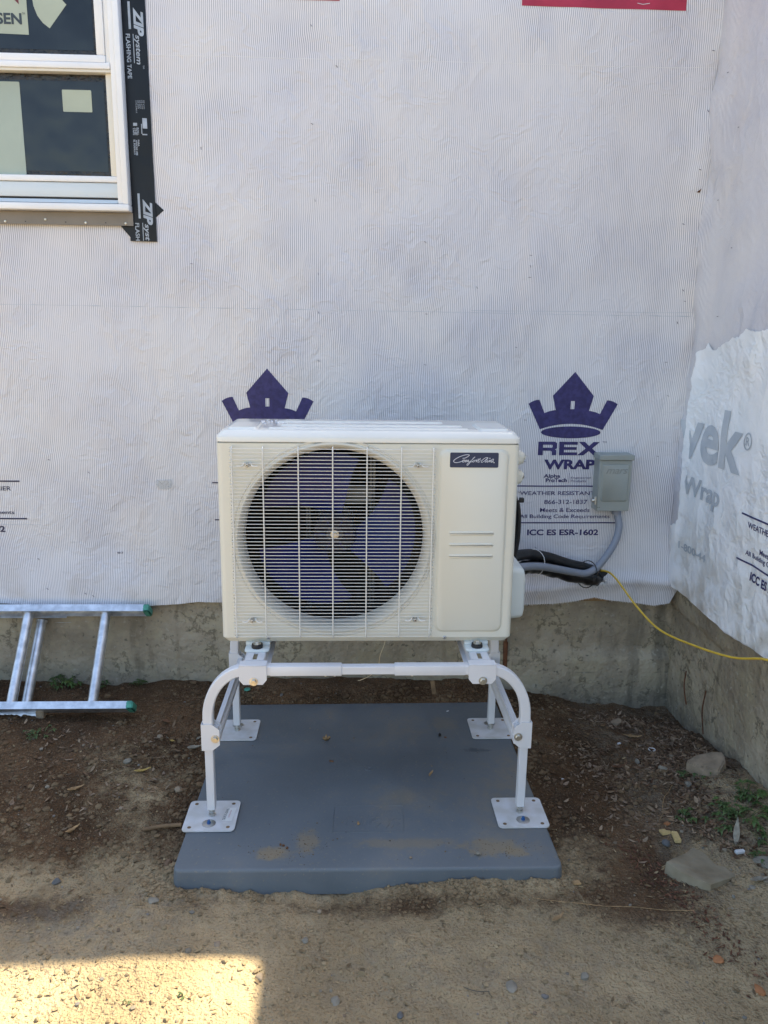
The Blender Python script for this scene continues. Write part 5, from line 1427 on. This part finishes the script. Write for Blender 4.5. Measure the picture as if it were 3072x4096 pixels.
# weeds
def weed(ox, oy, n_, h, spread, size, label, seed, z=None):
    r_ = random.Random(seed); p = at(ox, oy, 0, z)
    w = thing('weed', p, label, 'weed')
    sv = []; lv = []
    for i in range(n_):
        a = r_.uniform(0, 6.28); d = spread*math.sqrt(r_.random()); hh = h*(1-.6*d/spread)*r_.uniform(.5, 1.1)
        bx, by = p[0]+.35*d*math.cos(a), p[1]+.35*d*math.sin(a)
        tx, ty = p[0]+d*math.cos(a), p[1]+d*math.sin(a)
        b0 = (bx, by, float(gz(bx, by))-.004); t0 = (tx, ty, float(gz(tx, ty))+hh)
        sv.append(vf_sweep([b0, ((bx+tx)/2, (by+ty)/2, (b0[2]+t0[2])/2+.006), t0], circ(.0011, 5)))
        for k in range(r_.choice((3, 3, 5))):
            la = a+r_.uniform(-.3, .3)+(k-1)*.9; L_ = size*r_.uniform(.5, 1.0)
            V = []; F = []
            for q in range(6):
                t = q/5; wd = L_*.42*math.sin(math.pi*min(.96, .06+t*.94)**.8)*(1+.18*(q % 2))
                for s_ in (-1, 0, 1): V.append((t0[0]+math.cos(la)*L_*t-math.sin(la)*wd*.5*s_, t0[1]+math.sin(la)*L_*t+math.cos(la)*wd*.5*s_, t0[2]+.15*L_*math.sin(t*2.6)-.35*L_*t*t+abs(s_)*wd*.15+r_.uniform(-.001, .001)))
            for q in range(5):
                for s_ in (0, 1): F.append((q*3+s_, q*3+s_+1, q*3+s_+4, q*3+s_+3))
            lv.append((V, F))
    v, f = joinvf(sv); mk('stem', v, f, M['stem'], w, True)
    v, f = joinvf(lv); mk('foliage', v, f, M['green'], w, True)
weed(1600, 1770, 38, .035, .10, .026, 'widest green weed patch at the right edge below the rock', 1)
weed(1612, 1715, 16, .04, .05, .026, 'green weed tuft close to the side foundation', 2)
weed(1500, 1672, 16, .03, .05, .020, 'low green weeds round the foot of the tan rock', 3)
weed(1480, 1768, 10, .02, .035, .020, 'small dark weed left of the wide green patch', 4)
weed(140, 1482, 26, .05, .055, .028, 'bushy weed between the ladder rungs', 5)
weed(222, 1478, 12, .025, .03, .018, 'low weed at the foundation behind the right ladder rung', 6)
weed(300, 1482, 12, .03, .035, .018, 'faint weed at the foundation right of the ladder', 7)
weed(397, 1462, 9, .05, .016, .016, 'light green seedling against the foundation left of the stand', 8)
weed(90, 1585, 14, .02, .06, .016, 'sparse dark weeds under the lower ladder rail', 9)
weed(398, 2150, 4, .012, .010, .008, 'tiny sprout in the sunlit patch', 10)
weed(1650, 1860, 8, .02, .03, .022, 'weed sprig by the rock at the right edge', 11)
weed(275, 2168, 3, .015, .006, .008, 'small green blade tuft left in the sunlit patch', 12)

# crumbs of soil, pebbles and leaf litter: nobody could count them
def scatter(name, n_, dens, smin, smax, mats, label, cat, flat_=.75):
    xs = []; 
    while len(xs) < n_:
        x = rng.uniform(-1.7, 1.27, 4000); y = rng.uniform(-1.1, .80, 4000)
        k = rng.random(4000) < dens(x, y)
        inp = (x > PX0-.004) & (x < PX1+.004) & (y > PY0-.004) & (y < PY1+.004)
        xs += list(zip(x[k & ~inp], y[k & ~inp]))
    xs = np.array(xs[:n_]); z = gz(xs[:, 0], xs[:, 1])
    s = smin*(smax/smin)**(rng.random(n_)**2.6)
    nv = len(IC0V); V = np.empty((n_, nv, 3))
    for i in range(n_):
        v = IC0V*(1+.35*(rng.random((nv, 1))-.5)); a = rng.uniform(0, 6.28); c, q = math.cos(a), math.sin(a)
        v = v*[s[i]*rng.uniform(.7, 1.3), s[i], s[i]*flat_*rng.uniform(.6, 1.1)]
        V[i] = np.stack([v[:, 0]*c-v[:, 1]*q, v[:, 0]*q+v[:, 1]*c, v[:, 2]], 1)+[xs[i, 0], xs[i, 1], z[i]+s[i]*.15]
    F = (IC0F[None]+(np.arange(n_)*nv)[:, None, None]).reshape(-1, 3)
    o = mk(name, V.reshape(-1, 3), F, M['litter'], None, True, 40); tag(o, label, cat, kind='stuff')
    if mats is None:
        d = damp_f(xs[:, 0], xs[:, 1])[:, None]; t = np.array([(.31, .235, .138)])*(1-d)+np.array([(.125, .075, .040)])*d
    else:
        t = np.array(mats)[rng.integers(len(mats), size=n_)]
    t = t*rng.uniform(.75, 1.3, (n_, 1)); t = np.repeat(np.concatenate([t, np.ones((n_, 1))], 1), nv, 0)
    a_ = o.data.color_attributes.new('tint', 'FLOAT_COLOR', 'POINT'); a_.data.foreach_set('color', t.astype(np.float32).ravel())
def near_pad(x, y, w):
    dx = np.maximum(np.maximum(PX0-x, x-PX1), 0); dy = np.maximum(np.maximum(PY0-y, y-PY1), 0)
    return np.exp(-(np.sqrt(dx*dx+dy*dy)/w)**2)
def nz(x, y, f, s): return np.clip(.5+1.6*fbm(x*f, y*f, 2, s), 0, 1)
scatter('soil_crumbs', 5200, lambda x, y: (.9*near_pad(x, y, .085)+.035)*nz(x, y, 6, 1)*(y < -.28), .0011, .0085, None, 'tan crumbs of soil along the pad front and in the dust', 'soil')
scatter('soil_crumbs', 9500, lambda x, y: (.9*near_pad(x, y, .10)+.25)*nz(x, y, 6, 2)*(y > -.32), .0012, .012, None, 'dark crumbs of soil round the sides and back of the pad', 'soil')
scatter('gravel', 600, lambda x, y: (.15+.8*sstep(.85, 1.1, x)*sstep(.3, -.2, y))*nz(x, y, 5, 4), .002, .010, [(.20, .19, .165), (.25, .22, .175), (.17, .16, .15), (.28, .24, .18), (.22, .16, .11)], 'grey gravel strewn over the dirt, thickest at the right', 'gravel')
def litter(name, n_, dens, Lr, pal, label, lift=.002, xr=(-1.7, 1.27), yr=(-1.1, .80), onpad=False):
    xs = []
    while len(xs) < n_:
        x = rng.uniform(*xr, 4000); y = rng.uniform(*yr, 4000); k = rng.random(4000) < dens(x, y)
        inp = (x > PX0-.006) & (x < PX1+.006) & (y > PY0-.006) & (y < PY1+.006)
        xs += list(zip(x[k & ~inp], y[k & ~inp]))
    V = []; Fc = []; tint = []
    for i, (x, y) in enumerate(xs[:n_]):
        L_ = rng.uniform(*Lr)*rng.uniform(.6, 1); wd = L_*rng.uniform(.14, .42); a = rng.uniform(0, 6.28)
        ti = rng.normal()*.22; ro = rng.normal()*.30; c, s_ = math.cos(a), math.sin(a); cu = rng.uniform(0, .5)
        pv = [(-L_/2, 0), (-L_*.15, -wd/2), (-L_*.15, wd/2), (L_*.2, -wd*.45), (L_*.2, wd*.45), (L_/2, 0)]
        z = float(gz(x, y))+lift+abs(ti)*L_*.4
        b = len(V)
        for px, py in pv: V.append((x+px*c-py*s_, y+px*s_+py*c, z+px*ti+py*ro+cu*(px*px/L_)*1.2))
        Fc += [(b, b+1, b+2), (b+1, b+3, b+4, b+2), (b+3, b+5, b+4)]
        t = np.array(pal[rng.integers(len(pal))])*rng.uniform(.7, 1.25); tint += [t]*6
    o = mk(name, V, Fc, M['litter'], None, False)
    at_ = o.data.color_attributes.new('tint', 'FLOAT_COLOR', 'POINT')
    at_.data.foreach_set('color', np.concatenate([np.array(tint), np.ones((len(tint), 1))], 1).astype(np.float32).ravel())
    tag(o, label, 'leaf litter', kind='stuff')
BR = [(.23, .15, .09), (.15, .09, .055), (.31, .225, .15), (.10, .058, .034), (.28, .20, .14)]
RD = [(.13, .05, .03), (.16, .065, .04), (.09, .04, .028), (.20, .10, .06)]
litter('leaf_litter', 4200, lambda x, y: np.clip(.9*bump2(x, y, 1.02, .30, .22, .32)+.55*bump2(x, y, 1.12, -.05, .16, .25)+.8*bump2(x, y, 1.15, .6, .18, .15), 0, 1)*nz(x, y, 7, 11), (.010, .036), BR, 'brown leaf litter thick in the inside corner and along the side wall', xr=(.6, 1.27), yr=(-.4, .8))
litter('leaf_litter', 450, lambda x, y: (.9*bump2(x, y, -1.05, .36, .35, .09)+.35*bump2(x, y, -.9, .1, .4, .3))*nz(x, y, 7, 12), (.010, .034), BR, 'brown leaf litter under the ladder and left of the stand', xr=(-1.6, -.56), yr=(-.4, .7))
litter('leaf_litter', 520, lambda x, y: np.clip(bump2(x-.30*(-.28-y), y, .80, -.42, .045, .22), 0, 1), (.006, .020), RD, 'reddish litter in the rut below the flat rock', xr=(.7, 1.1), yr=(-.8, -.2))
litter('straw_bits', 2600, lambda x, y: .5*nz(x, y, 6, 14)*(y < .4)*(1-.6*(y < -.55))*(1-.65*(y > -.35)), (.004, .022), [(.33, .25, .14), (.28, .2, .11), (.20, .14, .08), (.40, .31, .18)], 'bits of straw and chaff scattered over the trodden dirt')
